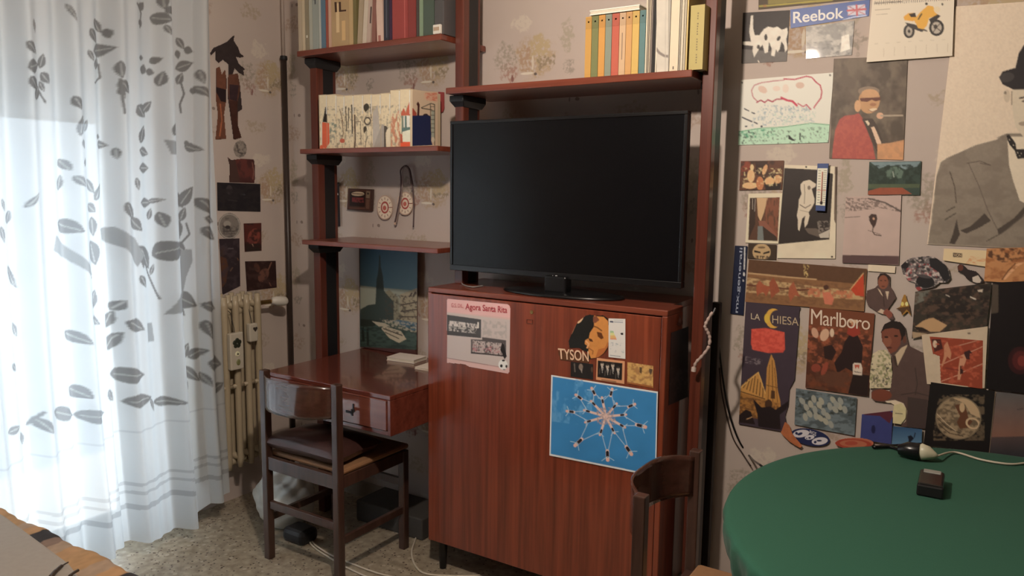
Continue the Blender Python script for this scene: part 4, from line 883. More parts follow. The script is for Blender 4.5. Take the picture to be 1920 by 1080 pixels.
# right shelf
G3 = 'books on the right shelf'; zb = 1.9505; YR = 2.462
cols = [((1095.5, 1107), (206, 158, 84), 'orange-yellow paperback, first from the left on the right shelf', 14), ((1107.3, 1119.8), (126, 130, 84), 'moss green paperback between the two orange ones', 11), ((1120.2, 1132.3), (214, 156, 80), 'orange paperback between the green and the grey-green one', 10), ((1132.7, 1144.6), (140, 148, 132), 'grey-green paperback left of the red one', 9),
        ((1145, 1158.5), (196, 98, 78), 'coral red paperback on the right shelf', 8), ((1158.9, 1170.6), (212, 178, 140), 'beige pink paperback with a dark title line', 7), ((1171, 1182.4), (210, 160, 100), 'light orange paperback left of the yellow one', 6), ((1182.8, 1195.8), (214, 178, 98), 'yellow paperback left of the teal one', 5), ((1196.4, 1207.6), (92, 128, 128), 'teal paperback on the right shelf', 2)]
xe = X(1106, 150, YR)
for (a, b_), c, lab, pt in cols:
    x0, x1 = X(a+(1207-a)*0.0, 157-(a-1095)*.075, YR), X(b_, 157-(a-1095)*.075, YR)
    dk = tuple(int(v*0.78) for v in c); h = oy(a, pt, YR)[2]-zb
    book(lab, x0, x1, YR, zb, min(h, .205), .14, c, G3, 0.0, ((.80, .985, dk, 0.04, .96), (.90, .925, (70, 56, 40), .38, .62), (.05, .052, dk, 0, 1)) + (((.25, .68, (120, 100, 84), .42, .55),) if 'title line' in lab else ()), name='paperback')
thin = [(1208.2, 1211, (226, 214, 188), 'thin white booklet right of the teal paperback'), (1211.3, 1214.4, (150, 140, 124), 'thin grey magazine after the thin white booklet'), (1214.8, 1217.4, (190, 176, 152), 'thin cream magazine between two grey ones'), (1217.8, 1220.8, (128, 116, 108), 'thin brownish grey magazine left of the black ones'), (1221.2, 1223.8, (40, 36, 34), 'thin black magazine, left one of the pair'), (1224.2, 1227, (24, 22, 22), 'thin black magazine, right one of the pair'), (1227.4, 1229.8, (230, 220, 198), 'thin white booklet between the black magazines and the grey album')]
for a, b_, c, lab in thin: book(lab, X(a, 146, YR), X(b_, 146, YR), YR, zb, .30, .21, c, G3, name='magazine')
r = book('wide grey album with a dark curved band on the right shelf', X(1230.3, 144, YR), X(1253.5, 143, YR), YR, zb, .31, .22, (172, 166, 154), G3, name='album')
picture('spine_print', [(1231, -2), (1253, -3), (1252.6, 142), (1230.8, 143.5)], 1, YR-0.001, (172, 166, 154), [('l', (112, 104, 98), 5, [(1229, 90), (1236, 99), (1246, 105), (1256, 106)]), ('n', 0.08, 12, 4), ('l', (150, 144, 134), 1, [(1249, -5), (1247, 142)])], k=1.45, step=1.6, parent=r, at=tuple(r.location))
for a, b_, c, h, lab, mk_ in ((1254.2, 1270.5, (222, 208, 180), .31, 'thick cream white book with a small mark low on its spine', ((.02, .05, (90, 80, 70), .4, .55),)), (1271, 1274, (160, 152, 136), .30, 'thin grey book right of the thick cream one', ()), (1274.4, 1279, (206, 196, 172), .30, 'pale book left of the glossy plastic sleeve', ()), (1279.4, 1283.5, (182, 172, 150), .30, 'glossy plastic-sleeved booklet near the right end of the right shelf', ()), (1284, 1287, (216, 190, 120), .30, 'thin pale yellow booklet left of the olive book', ())):
    book(lab, X(a, 141, YR), X(b_, 140, YR), YR, zb, h, .21, c, G3, 0.0, mk_)
r = empty('olive_book', 'olive yellow book with dark title marks at the right end of the right shelf', 'book', (X(1289, 139, YR)+0.022, YR+0.002, zb), G3); r.rotation_euler = (0, 0, 0.0)
w_ = X(1316, 139, YR)-X(1289, 139, YR); h_ = oy(1300, 10, YR)[2]-zb
MB().box(-0.020, w_-0.022, 0, 0.0016, 0, h_).box(-0.020, -0.018, 0.0016, 0.14, 0, h_).box(w_-0.024, w_-0.022, 0.0016, 0.14, 0, h_).build('cover', ink((176, 160, 92), 1.0), r)
box('pages', -0.0175, w_-0.0245, 0.002, 0.137, 0.002, h_-0.003, M_PAPER, r, 0)
_tm = MB(); _rt = random.Random(7)
for k in range(20):
    if k % 6 == 4: continue
    _z = h_*(0.10+0.80*k/20); _tm.box(0.008-0.022+w_*0.35-0.0, 0.008-0.022+w_*0.35+0.003+0.002*_rt.random(), -0.0006, -0.0001, _z, _z+h_*0.022)
_tm.build('title_marks', ink((112, 100, 62), 1.2), r)
x0, x1 = X(1107.5, 10, YR), X(1201, 3, YR); ztop = zb+.2055
rf = empty('white_folder', 'white folder lying flat on top of the coloured paperbacks', 'folder', ((x0+x1)/2, YR-0.006, ztop+0.002))
box('folder_cover', -(x1-x0)/2, (x1-x0)/2, 0, 0.15, 0, 0.003, ink((222, 212, 190)), rf, 0); box('folder_cover', -(x1-x0)/2, (x1-x0)/2, 0, 0.15, 0.013, 0.016, ink((222, 212, 190)), rf, 0); box('sheets', -(x1-x0)/2+0.002, (x1-x0)/2-0.002, 0.002, 0.148, 0.0032, 0.0128, M_PAPER, rf, 0)

# ---------------------------------------------------------------- small things on the wall between the shelves
PW = 2.7585
picture('dark_photo', [(618, 342), (636, 342), (638, 424), (620, 424)], 1, PW, (34, 28, 30), [('l', (190, 186, 180), 2.5, [(623, 365), (633, 364)]), ('e', (150, 146, 142), 626, 391, 1.6, 7), ('n', .15, 6, 2)], label='narrow black photo with white marks half hidden by the left shelf post', cat='picture')  # pale strokes are white marks of the print
tvp = empty('wall_plaque', 'small brown plaque shaped like an old television set on the wall between the shelves', 'plaque', (0, 0, 0))
q = [oy(*p, 2.75) for p in ((652, 353), (698, 355), (696, 396), (650, 393))]
MB().prism([(q[0][0], q[0][2]), (q[1][0], q[1][2]), (q[2][0], q[2][2]), (q[3][0], q[3][2])], 'y', 2.7515, 2.766).build('plaque_body', ink((58, 38, 32)), tvp, 0.002)
picture('plaque_print', [(653, 354.5), (696, 356), (694.5, 394), (651.5, 391.5)], 1, 2.7505, (70, 46, 38), [('p', (36, 24, 22), [(656, 359), (685, 360), (684, 388), (655, 386)]), ('e', (176, 158, 132), 671, 363.5, 12, 4), ('l', (70, 46, 38), 1.4, [(661, 363), (681, 364)]), ('m', (112, 46, 46), .4, (3, 4), 3, [(660, 370), (682, 371), (682, 380), (660, 379)]), ('p', (110, 96, 78), [(687, 358), (694, 359), (693, 372), (686, 371)]), ('e', (40, 30, 26), 690, 363, 2, 2), ('p', (92, 66, 52), [(687, 374), (693, 374), (692, 392), (686, 391)]), ('l', (100, 66, 52), 1.2, [(655, 390), (684, 391)])], step=0.8, parent=tvp, mat=M_GLOSSY)
def dial(cx, cy, rx, ry, label):
    r = empty('paper_dial', label, 'dial', (0, 0, 0))
    quad = [(cx-rx-1, cy-ry-1), (cx+rx+1, cy-ry-1), (cx+rx+1, cy+ry+1), (cx-rx-1, cy+ry+1)]
    cl = [(cx+rx*math.cos(t*math.pi/20), cy+ry*math.sin(t*math.pi/20)) for t in range(40)]
    ops = [('o', (168, 140, 122), cx, cy, rx-.8, ry-.8, 1.3)]+[('l', (120, 78, 66), 1.2, [(cx+rx*.80*math.cos(a), cy+ry*.8*math.sin(a)), (cx+rx*.66*math.cos(a), cy+ry*.66*math.sin(a))]) for a in [i*math.pi/6 for i in range(12)]]
    ops += [('o', (150, 62, 54), cx, cy, rx*.42, ry*.42, 2.2), ('e', (170, 90, 78), cx-.5, cy+1, rx*.22, ry*.2)]
    picture('dial_face', quad, 1, PW-0.003, (208, 186, 166), ops, step=0.7, clip=cl, parent=r)
    a = oy(cx+rx*.4, cy, PW-0.006); b_ = oy(cx+rx*.95, cy-0.5, PW-0.006)
    MB().tube([a, b_], 0.0012, 6).build('pointer', ink((120, 48, 42)), r)
dial(721.5, 389, 15, 23, 'round white paper dial with red centre, left of the pair on the wall')
dial(759.5, 381.5, 15, 22, 'round white paper dial with red centre, right of the pair under the hanging cord')
cr = empty('hanging_cord', 'dark double cord looped over a nail in front of the right paper dial', 'cord', (0, 0, 0))
yc = PW-0.010
MB().tube(curve_pts([oy(740, 418, yc), oy(745, 395, yc), oy(751, 360, yc), oy(752, 335, yc), oy(751, 320, yc), oy(756, 313, yc), oy(762, 311, yc), oy(768, 318, yc), oy(771, 332, yc), oy(774, 350, yc), oy(775.5, 372, yc), oy(776, 392, yc), oy(775, 426, yc)]), 0.0035, 8).build('cord_strand', ink((76, 60, 60)), cr, 0, True)
MB().tube(curve_pts([oy(743, 420, yc-.004), oy(748, 395, yc-.004), oy(753.5, 360, yc-.004), oy(755, 335, yc-.004), oy(755, 320, yc-.004), oy(760, 312, yc-.004), oy(766, 318, yc-.004), oy(769, 335, yc-.004), oy(772, 355, yc-.004)]), 0.003, 8).build('cord_strand', ink((120, 104, 98)), cr, 0, True)
MB().tube([oy(741.5, 417, yc-.002), oy(741, 421, yc-.002)], 0.006, 8).build('cord_end', ink((176, 150, 130)), cr)
MB().tube([oy(761, 312, PW+.008), oy(761, 312, PW-.02)], 0.002, 8).build('nail', M_BLACKMETAL, cr)

# ---------------------------------------------------------------- stickers on the cabinet front
foot = picture('team_sticker', [(838, 560), (957, 571), (955, 701), (837, 680)], 1, KP, (204, 172, 168), [
    ('p', (216, 172, 170), [(838, 560), (957, 571), (957, 596), (838, 584)]), ('p', (188, 176, 172), [(838, 586), (957, 600), (957, 690), (838, 672)]),
    ('p', (72, 70, 70), [(838, 590), (902, 599), (902, 634), (838, 628)]), ('m', (206, 198, 192), .42, (2.0, 5), 4, [(841, 601), (897, 608), (897, 616), (841, 611)]), ('m', (184, 178, 172), .45, (3, 3), 5, [(841, 612), (894, 616), (894, 626), (841, 620)]), ('p', (210, 204, 196), [(895, 604), (898, 604), (898, 615), (895, 615)]),
    ('m', (168, 160, 156), .5, (5, 6), 6, [(905, 600), (950, 604), (950, 634), (905, 632)]), ('p', (84, 78, 78), [(883, 636), (904, 637), (904, 632), (949, 638), (949, 668), (883, 663)]), ('m', (186, 172, 168), .45, (2.2, 3), 7, [(886, 638), (944, 644), (944, 666), (886, 661)]), ('m', (164, 92, 100), .62, (4, 2), 8, [(886, 646), (944, 652), (944, 664), (886, 658)]), ('l', (48, 42, 42), 2.4, [(884, 661), (949, 668)]),
    ('p', (34, 30, 30), [(941, 642), (945, 646), (948, 658), (950, 668), (946, 674), (942, 664), (938, 656)]), ('l', (120, 70, 70), .9, [(838, 671), (935, 688)]), ('e', (226, 218, 212), 943, 684, 8.5, 10), ('e', (26, 22, 22), 940, 686, 2.4, 3), ('e', (26, 22, 22), 949.5, 687, 1.8, 3), ('e', (26, 22, 22), 944, 676, 3, 1.8), ('e', (120, 112, 108), 945, 693, 2.4, 1),
    ('p', (206, 172, 168), [(838, 675), (936, 690), (955, 701), (838, 685)])],
    k=1.3, step=1.0, mat=M_GLOSSY, clip=[(838, 562), (840, 560), (950, 570), (955, 573), (957, 578), (955, 697), (952, 701), (945, 701), (915, 695), (880, 688), (872, 683), (838, 680)], label='pink sticker with football team photographs at the upper left of the cabinet front', cat='sticker')
lettering('Agora Santa Rita', [(872.5, 568.5), (951, 575), (951, 591), (872.5, 583.5)], 1, KP-.0012, ink((168, 62, 72), 1.2), foot, bold=0.018)
lettering('G.S. DIL.', [(846, 568), (869, 570.5), (869, 577), (846, 576)], 1, KP-.0012, ink((186, 106, 110), 1.2), foot, bold=0.01)
face = picture('portrait_cutout', [(1064, 588), (1142, 588), (1142, 684), (1064, 684)], 1, KP, (30, 30, 28), [
    ('p', (196, 132, 70), [(1114, 590), (1118, 593), (1132, 594), (1141, 603), (1143, 625), (1141, 648), (1132, 662), (1122, 670), (1108, 672), (1103, 660), (1104, 650), (1096, 645), (1097, 638), (1104, 634), (1106, 624), (1114, 612)]),
    ('p', (120, 70, 50), [(1112, 594), (1118, 592), (1124, 600), (1116, 606), (1112, 604)]), ('p', (96, 54, 28), [(1119, 622), (1128, 624), (1132, 634), (1127, 636), (1121, 631)]), ('l', (120, 74, 38), 2.5, [(1114, 612), (1120, 614), (1128, 620)]), ('p', (80, 46, 28), [(1103, 634), (1110, 636), (1112, 641), (1106, 640)]), ('l', (150, 92, 50), 2, [(1103, 652), (1112, 658), (1111, 664)]),
    ('p', (176, 104, 56), [(1122, 655), (1134, 652), (1140, 640), (1140, 650), (1130, 664), (1116, 672)]), ('e', (210, 176, 140), 1088, 600, 3, 8, 40), ('l', (150, 110, 80), 2, [(1072, 625), (1082, 602), (1096, 592)]), ('l', (214, 160, 110), 3, [(1099, 640), (1104, 645), (1101, 652)]), ('n', .06, 6, 1)],
    k=1.25, step=0.9, mat=M_GLOSSY, clip=[(1068, 652), (1066, 640), (1075, 618), (1084, 603), (1098, 592), (1106, 590), (1118, 592), (1130, 591), (1139, 597), (1141, 612), (1141, 640), (1139, 655), (1130, 665), (1118, 671), (1104, 674), (1100, 660), (1085, 652)], label='cut-out tinted portrait with the word TYSON on the cabinet front', cat='sticker')
picture('title_band', [(1044, 652), (1104, 658), (1104, 681), (1047, 676)], 1, KP-.0012, (92, 58, 36), [('n', .1, 5, 2)], k=1.2, clip=[(1046, 658), (1102, 664), (1104, 681), (1050, 674)], parent=face)
lettering('TYSON', [(1046, 652.5), (1103.5, 658.5), (1104, 678), (1047.5, 673)], 1, KP-.0024, ink((208, 176, 148), 1.3), face, bold=0.055)
lab_ = picture('energy_label', [(1141, 597), (1172.5, 598), (1172.5, 673), (1141, 669.5)], 1, KP-.001, (206, 204, 200), [('p', (64, 74, 92), [(1143.5, 601.5), (1150, 602), (1150, 605), (1143.5, 604.5)]), ('p', (150, 156, 164), [(1151, 602.5), (1168, 603.5), (1168, 605.5), (1151, 604.5)]), ('l', (140, 150, 160), .8, [(1151, 600), (1168, 601)]),
    ('p', (150, 178, 140), [(1144, 620), (1150, 620.5), (1151, 624), (1144, 624)]), ('p', (200, 200, 140), [(1144, 624), (1151, 624), (1153, 629), (1144, 629)]), ('p', (206, 168, 110), [(1144, 629), (1153, 629), (1155.5, 634), (1144, 634)]), ('p', (200, 140, 110), [(1144, 634), (1155, 634), (1156.5, 637), (1144, 636.5)]), ('p', (26, 26, 28), [(1163, 625.5), (1165, 624), (1168.5, 624), (1168.5, 628), (1165, 628)]),
    ('m', (150, 160, 166), .66, (3, 3), 3, [(1144, 642), (1170, 643), (1170, 662), (1144, 660)]), ('l', (130, 136, 144), 1.2, [(1144, 666), (1163, 668.5)])], k=1.3, step=0.8, mat=M_GLOSSY, label='white energy label on the upper right of the cabinet front', cat='sticker')
picture('dark_photo', [(1070, 678), (1112, 683), (1112, 712), (1070, 706)], 1, KP, (34, 31, 30), [('l', (110, 100, 92), 2, [(1077, 682), (1078, 697)]), ('e', (128, 112, 100), 1089, 688, 4, 6), ('p', (150, 140, 130), [(1088, 692), (1092, 692), (1091, 700)]), ('e', (90, 70, 56), 1110, 693, 2, 5), ('n', .2, 5, 6)], k=1.2, step=1, label='small dark photo half covered by the blue swimmers poster', cat='picture')
def four_men():
    ops = [('p', (30, 26, 26), [(1121, 676), (1167, 681), (1166, 713), (1120, 707)])]
    for i, (x, y) in enumerate(((1129, 683), (1139, 687), (1149, 685), (1159, 692))):
        ops += [('e', (176, 164, 150), x, y, 3.0, 4.6), ('e', (60, 54, 50), x, y-3, 3.0, 2), ('p', (206, 200, 190), [(x-1.6, y+4), (x+2.2, y+5), (x+1.4, y+12), (x+.4, y+17)]), ('l', (24, 22, 22), 1, [(x+.4, y+6), (x+.8, y+14)]), ('l', (110, 100, 94), .8, [(x-4, y+8), (x-5, y+18)])]
    return ops+[('l', (120, 84, 60), 1.6, [(1128, 712), (1155, 716)])]
picture('postcard', [(1119, 671), (1171.5, 677.5), (1170.5, 720), (1117.5, 712)], 1, KP-.0008, (202, 146, 108), four_men(), k=1.25, step=0.8, label='postcard of four men in suits with an orange border on the cabinet', cat='picture')
picture('postcard', [(1176.5, 679), (1225, 686), (1224.5, 728), (1176, 719)], 1, KP-.0006, (200, 160, 98), [('m', (160, 118, 74), .55, (5, 4), 3, None), ('p', (92, 72, 50), [(1199, 688), (1204, 689), (1203, 701), (1199, 698)]), ('p', (84, 70, 56), [(1217, 691), (1224, 692), (1223, 696), (1220, 704), (1217, 696)]), ('p', (150, 90, 50), [(1176, 716), (1200, 720), (1224, 724), (1224, 729), (1176, 720)]), ('n', .08, 4, 3)], k=1.2, step=1, label='worn tan card above the upper right corner of the blue poster', cat='picture')
# swimmers: rings of figures around a centre
def swimmers():
    o = [('n', .10, 40, 2), ('m', (84, 142, 186), .66, (9, 16), 3, [(1035, 705), (1110, 715), (1110, 800), (1035, 790)])]
    cx, cy = 1136, 781; SK = (196, 172, 164); WH = (150, 180, 204)
    inner = [(1102, 771), (1113, 757), (1130, 752), (1152, 762), (1167, 778), (1166, 798), (1149, 806), (1127, 809), (1104, 790)]
    outer = [(1071, 772), (1086, 745), (1113, 735), (1146, 737), (1183, 761), (1200, 798), (1178, 843), (1139, 852), (1086, 828)]
    for x, y in inner: o.append(('l', SK, 4.4, [(cx, cy), (x*.8+cx*.2, y*.8+cy*.2)])); o.append(('l', SK, 3.0, [(cx, cy), (x, y)]))
    o.append(('m', (150, 132, 132), .55, (2.5, 2.5), 6, [(1118, 764), (1150, 764), (1156, 796), (1120, 796)]))
    for i, (x, y) in enumerate(outer):
        a, b_ = inner[i-1] if i else inner[-1], inner[i]
        for p in ((a, b_) if i else (inner[0], inner[-1])): o.append(('l', (142, 168, 192), 1.5, [(x, y), p]))
    for x, y in inner+outer:
        big = 1.3 if (x, y) in outer and y > 790 else (1.0 if (x, y) in outer else .85); dx, dy = x-cx, y-cy; n = math.hypot(dx, dy); dx /= n; dy /= n
        o += [('l', SK, 5*big, [(x-dx*5*big, y-dy*5*big), (x+dx*8*big, y+dy*8*big)]), ('l', (30, 28, 34), 4.2*big, [(x-dx*3*big, y-dy*3*big), (x+dx*2.5*big, y+dy*2.5*big)]), ('e', (206, 160, 148), x+dx*8*big, y+dy*8*big, 2.6*big, 2.6*big),
              ('l', WH, 1.2, [(x+dx*4, y+dy*4), (x+dx*9*big-dy*9*big, y+dy*9*big+dx*9*big)]), ('l', WH, 1.2, [(x+dx*4, y+dy*4), (x+dx*9*big+dy*9*big, y+dy*9*big-dx*9*big)])]
    return o
blue = picture('swimmers_poster', [(1033.5, 703), (1233.5, 734.5), (1230, 894), (1030, 854)], 1, KP-.0022, (196, 206, 210), [('p', (52, 118, 170), [(1036, 706), (1231.5, 737), (1228, 890.5), (1032.5, 851)])]+swimmers(), k=1.55, step=0.9, mat=M_GLOSSY, label='blue poster of swimmers forming a star on the lower right of the cabinet front', cat='poster')
picture('torn_tape', [(1192, 888), (1229, 893), (1229, 903), (1192, 895)], 1, KP, (190, 130, 100), [('n', .15, 3, 1)], k=1.2, clip=[(1192, 889), (1228, 895), (1228, 902), (1204, 896), (1196, 897)], label='scrap of peeling tape under the lower right corner of the blue poster', cat='tape')
KS = K1+0.0012
picture('side_poster', [(1259, 624), (1291, 612), (1290, 744), (1254, 760)], 0, KS, (34, 36, 42), [('g', (40, 50, 60), (22, 20, 24), 620, 690, [(1200, 600), (1300, 600), (1300, 690), (1200, 700)]), ('m', (64, 60, 66), .62, (5, 8), 3, [(1255, 690), (1292, 680), (1290, 740), (1255, 750)]), ('l', (30, 24, 24), 2, [(1258, 668), (1290, 655)])], k=1.3, mat=M_GLOSSY, label='dark poster on the right side of the cabinet', cat='poster')
picture('side_ornament', [(1267, 590), (1282, 586), (1282, 611), (1267, 616)], 0, KS, (84, 46, 40), [('p', (120, 84, 78), [(1275, 592), (1278, 602), (1275, 606), (1272, 602)])], k=1.2, clip=[(1275, 590), (1279, 601), (1281, 608), (1274, 612), (1269, 608), (1272, 601)], label='small drop-shaped sticker above the dark poster on the cabinet side', cat='sticker')

# ---------------------------------------------------------------- pictures on the wall right of the shelves
LAY = [0]
def wp(label, quad, base, ops, clip=None, k=1.45, step=1.5, name='picture', cat='picture', mat=None, lift=0.0, group=None, thick=0.0008):
    LAY[0] += 1; v = WY-0.0018-0.00028*LAY[0]-lift
    o = picture(name, quad, 1, v, base, ops, k, step, clip, mat, None, thick, label, cat, group); o['plane'] = v
    return o
def ltr(o, txt, quad, c, bold=0.0, k=1.4, **kw): return lettering(txt, quad, 1, o['plane']-0.0006, ink(c, k), o, bold=bold, **kw)
SKN = (150, 96, 72)
wp('olive strip of a poster at the top edge above the blue sticker', [(1423, -60), (1633, -70), (1632, -3), (1422, 18)], (70, 58, 40), [('l', (150, 138, 60), 3, [(1424, 12), (1560, 0)]), ('p', (120, 110, 56), [(1440, -60), (1600, -60), (1600, -4), (1440, 8)]), ('e', (150, 110, 60), 1434, 11, 3, 2)])
wp('black card with a row of white prancing cats, left end beside the post shadow', [(1393, 24), (1481, 19), (1475, 115), (1390, 119)], (44, 38, 36), [
    ('p', (92, 88, 84), [(1390, 92), (1478, 98), (1476, 116), (1390, 120)]), ('p', (204, 198, 186), [(1408, 30), (1412, 28), (1412, 52), (1415, 66), (1424, 66), (1432, 55), (1440, 50), (1450, 52), (1458, 50), (1466, 56), (1476, 52), (1477, 62), (1474, 74), (1477, 92), (1472, 98), (1470, 84), (1465, 78), (1462, 92), (1458, 98), (1455, 92), (1452, 106), (1446, 104), (1447, 92), (1442, 78), (1440, 98), (1434, 100), (1430, 84), (1424, 90), (1414, 108), (1411, 96), (1412, 86), (1393, 84), (1393, 78), (1408, 78), (1405, 60)]),
    ('e', (44, 38, 36), 1436, 70, 3, 6), ('e', (44, 38, 36), 1460, 72, 3, 5, 30), ('e', (60, 56, 52), 1422, 88, 3, 4), ('l', (200, 190, 176), 2, [(1422, 114), (1424, 119)]), ('n', .12, 9, 3)])
rb = wp('long blue sports brand sticker with white lettering and a small flag', [(1482, 18), (1631, -1), (1629, 30), (1482.5, 53)], (58, 82, 140), [('p', (180, 178, 190), [(1589, 11), (1622, 8), (1623, 27), (1590, 29)]), ('p', (52, 64, 118), [(1590, 12), (1603, 11), (1594, 12.5), (1603, 17)]), ('l', (168, 60, 66), 3.5, [(1589, 20), (1623, 17)]), ('l', (168, 60, 66), 3.5, [(1606, 10), (1607, 29)]), ('l', (168, 90, 96), 1.4, [(1590, 12), (1622, 27)]), ('l', (168, 90, 96), 1.4, [(1622, 9), (1590, 29)]), ('l', (170, 180, 206), 2.4, [(1581, 38), (1600, 32), (1624, 29)]), ('n', .06, 8, 5)], name='sticker', cat='sticker', mat=M_GLOSSY,
    clip=[(1482, 18), (1631, -1), (1630, 30), (1596, 38), (1482, 53)])
ltr(rb, 'Reebok', [(1487, 22.5), (1582, 14), (1582, 34), (1487, 44)], (214, 206, 204), 0.035)
wp('black and white photo taped under the blue sticker', [(1511, 50), (1602, 39), (1597, 103), (1511, 110)], (120, 118, 114), [('m', (164, 160, 152), .5, (14, 10), 3, None), ('m', (78, 76, 74), .62, (10, 7), 5, [(1511, 80), (1600, 74), (1598, 104), (1511, 110)]), ('p', (206, 200, 188), [(1578, 68), (1592, 64), (1594, 92), (1576, 98)]), ('n', .2, 5, 2)], mat=M_GLOSSY)
cal = wp('wall calendar page with a yellow sports motorcycle at the top edge', [(1637, -12), (1790, -24), (1785.5, 104.5), (1624.5, 116.5)], (204, 194, 176), [
    ('l', (90, 80, 72), 1.6, [(1640, 6), (1690, 3)])]+[('l', (80, 70, 62), 1.0, [(1640+4*i, 9-.25*i), (1640+4*i+1, 2-.25*i)]) for i in range(36)]+[
    ('l', (150, 140, 124), 1.2, [(1641, 19), (1668, 17)]), ('l', (160, 150, 134), 1, [(1643, 28), (1664, 26)])]+[('l', (176, 166, 148), 1, [(1640+21*i, 82-1.3*i), (1646+21*i, 81.7-1.3*i)]) for i in range(7)]+[('l', (180, 168, 150), 1, [(1637+20*i, 92-1.6*i), (1637+20*i, 108-1.6*i)]) for i in range(1, 8)]+[
    ('e', (40, 36, 34), 1704.5, 58.5, 10.5, 13), ('e', (160, 152, 140), 1704.5, 58.5, 6, 9), ('e', (50, 46, 42), 1704.5, 58.5, 2.5, 3.5), ('e', (40, 36, 34), 1756, 52, 14, 15.5), ('e', (168, 160, 148), 1756, 52, 9.5, 11), ('e', (60, 54, 50), 1754, 50, 3.5, 4), ('l', (60, 54, 50), 1.6, [(1746, 44), (1766, 60)]), ('l', (60, 54, 50), 1.6, [(1748, 62), (1764, 42)]),
    ('p', (52, 48, 46), [(1697, 42), (1716, 46), (1736, 56), (1728, 60), (1706, 52)]), ('p', (206, 152, 60), [(1694, 32), (1702, 25), (1714, 24), (1720, 34), (1712, 40), (1696, 38)]), ('p', (40, 32, 28), [(1704, 26), (1716, 24), (1718, 32), (1708, 32)]), ('p', (212, 156, 66), [(1714, 38), (1724, 24), (1740, 10), (1750, 12), (1754, 24), (1760, 28), (1742, 34), (1738, 48), (1730, 56), (1722, 54)]), ('l', (60, 46, 30), 2.6, [(1728, 26), (1722, 36)]), ('e', (222, 190, 160), 1757, 18, 6, 6), ('e', (50, 46, 42), 1737, 7, 2.5, 2.5), ('e', (70, 64, 58), 1767, 8, 1.8, 2.5), ('p', (44, 40, 38), [(1742, 36), (1758, 27), (1764, 30), (1746, 46)]), ('l', (60, 54, 50), 2.4, [(1715, 52), (1738, 58)])],
    name='calendar', cat='calendar', lift=0.012, thick=0.008)
wp('child drawing of a pink cloud over a green meadow, felt pen on white paper', [(1389, 150), (1563, 136), (1553, 267), (1383.5, 272)], (206, 204, 194), [
    ('p', (170, 204, 180), [(1384, 246), (1420, 240), (1460, 238), (1520, 232), (1556, 234), (1553, 268), (1384, 272)]), ('l', (90, 150, 116), 1.6, [(1386, 247), (1430, 240), (1470, 238), (1520, 231), (1555, 234)]), ('m', (66, 140, 108), .58, (4, 4), 4, [(1385, 246), (1458, 240), (1456, 256), (1385, 262)]), ('m', (40, 62, 50), .68, (3.2, 3), 6, [(1384, 250), (1554, 236), (1553, 268), (1384, 272)]), ('p', (26, 30, 28), [(1478, 252), (1484, 258), (1492, 264), (1486, 264), (1478, 260)]), ('l', (26, 30, 28), 2.5, [(1500, 250), (1500, 262)]),
    ('m', (128, 150, 160), .66, (3, 3), 5, [(1430, 196), (1530, 200), (1528, 232), (1400, 238)]), ('m', (168, 188, 178), .62, (3, 3), 11, [(1440, 210), (1530, 208), (1528, 232), (1440, 236)]), ('l', (52, 56, 68), 2.2, [(1396, 204), (1404, 208)]), ('l', (52, 56, 68), 2.2, [(1410, 211), (1415, 213)]), ('l', (52, 56, 68), 2.4, [(1392, 220), (1400, 224), (1410, 228)]), ('l', (52, 56, 68), 2.2, [(1414, 229), (1420, 232)]), ('e', (52, 56, 68), 1428, 237, 2, 2), ('e', (60, 66, 74), 1399, 237, 2.4, 1.6), ('e', (60, 66, 74), 1404, 247, 1.6, 2),
    ('e', (196, 172, 158), 1430, 168, 9, 6, 30), ('e', (206, 188, 176), 1456, 166, 7, 5), ('e', (190, 166, 152), 1500, 160, 8, 6), ('e', (206, 190, 178), 1473, 166, 6, 8),
    ('l', (168, 110, 116), 2.0, [(1420, 190), (1412, 182), (1409, 170), (1414, 160), (1428, 155), (1450, 152), (1470, 150)]), ('l', (168, 64, 84), 2.6, [(1470, 148), (1490, 149), (1512, 143), (1522, 145), (1530, 154), (1538, 160), (1541, 172), (1539, 184), (1530, 196), (1526, 202)]), ('l', (176, 50, 76), 4.0, [(1465, 183), (1475, 188), (1486, 190), (1494, 198)]),
    ('l', (150, 50, 72), 2.6, [(1419, 192), (1426, 188), (1434, 192), (1440, 187), (1448, 191), (1456, 186), (1466, 186)]), ('l', (170, 70, 90), 2.2, [(1496, 194), (1506, 200), (1512, 196), (1520, 205)]), ('e', (50, 46, 44), 1391.5, 155, 1.5, 1.8), ('e', (60, 56, 54), 1556.5, 141, 1.8, 2)], name='child_drawing', cat='drawing')
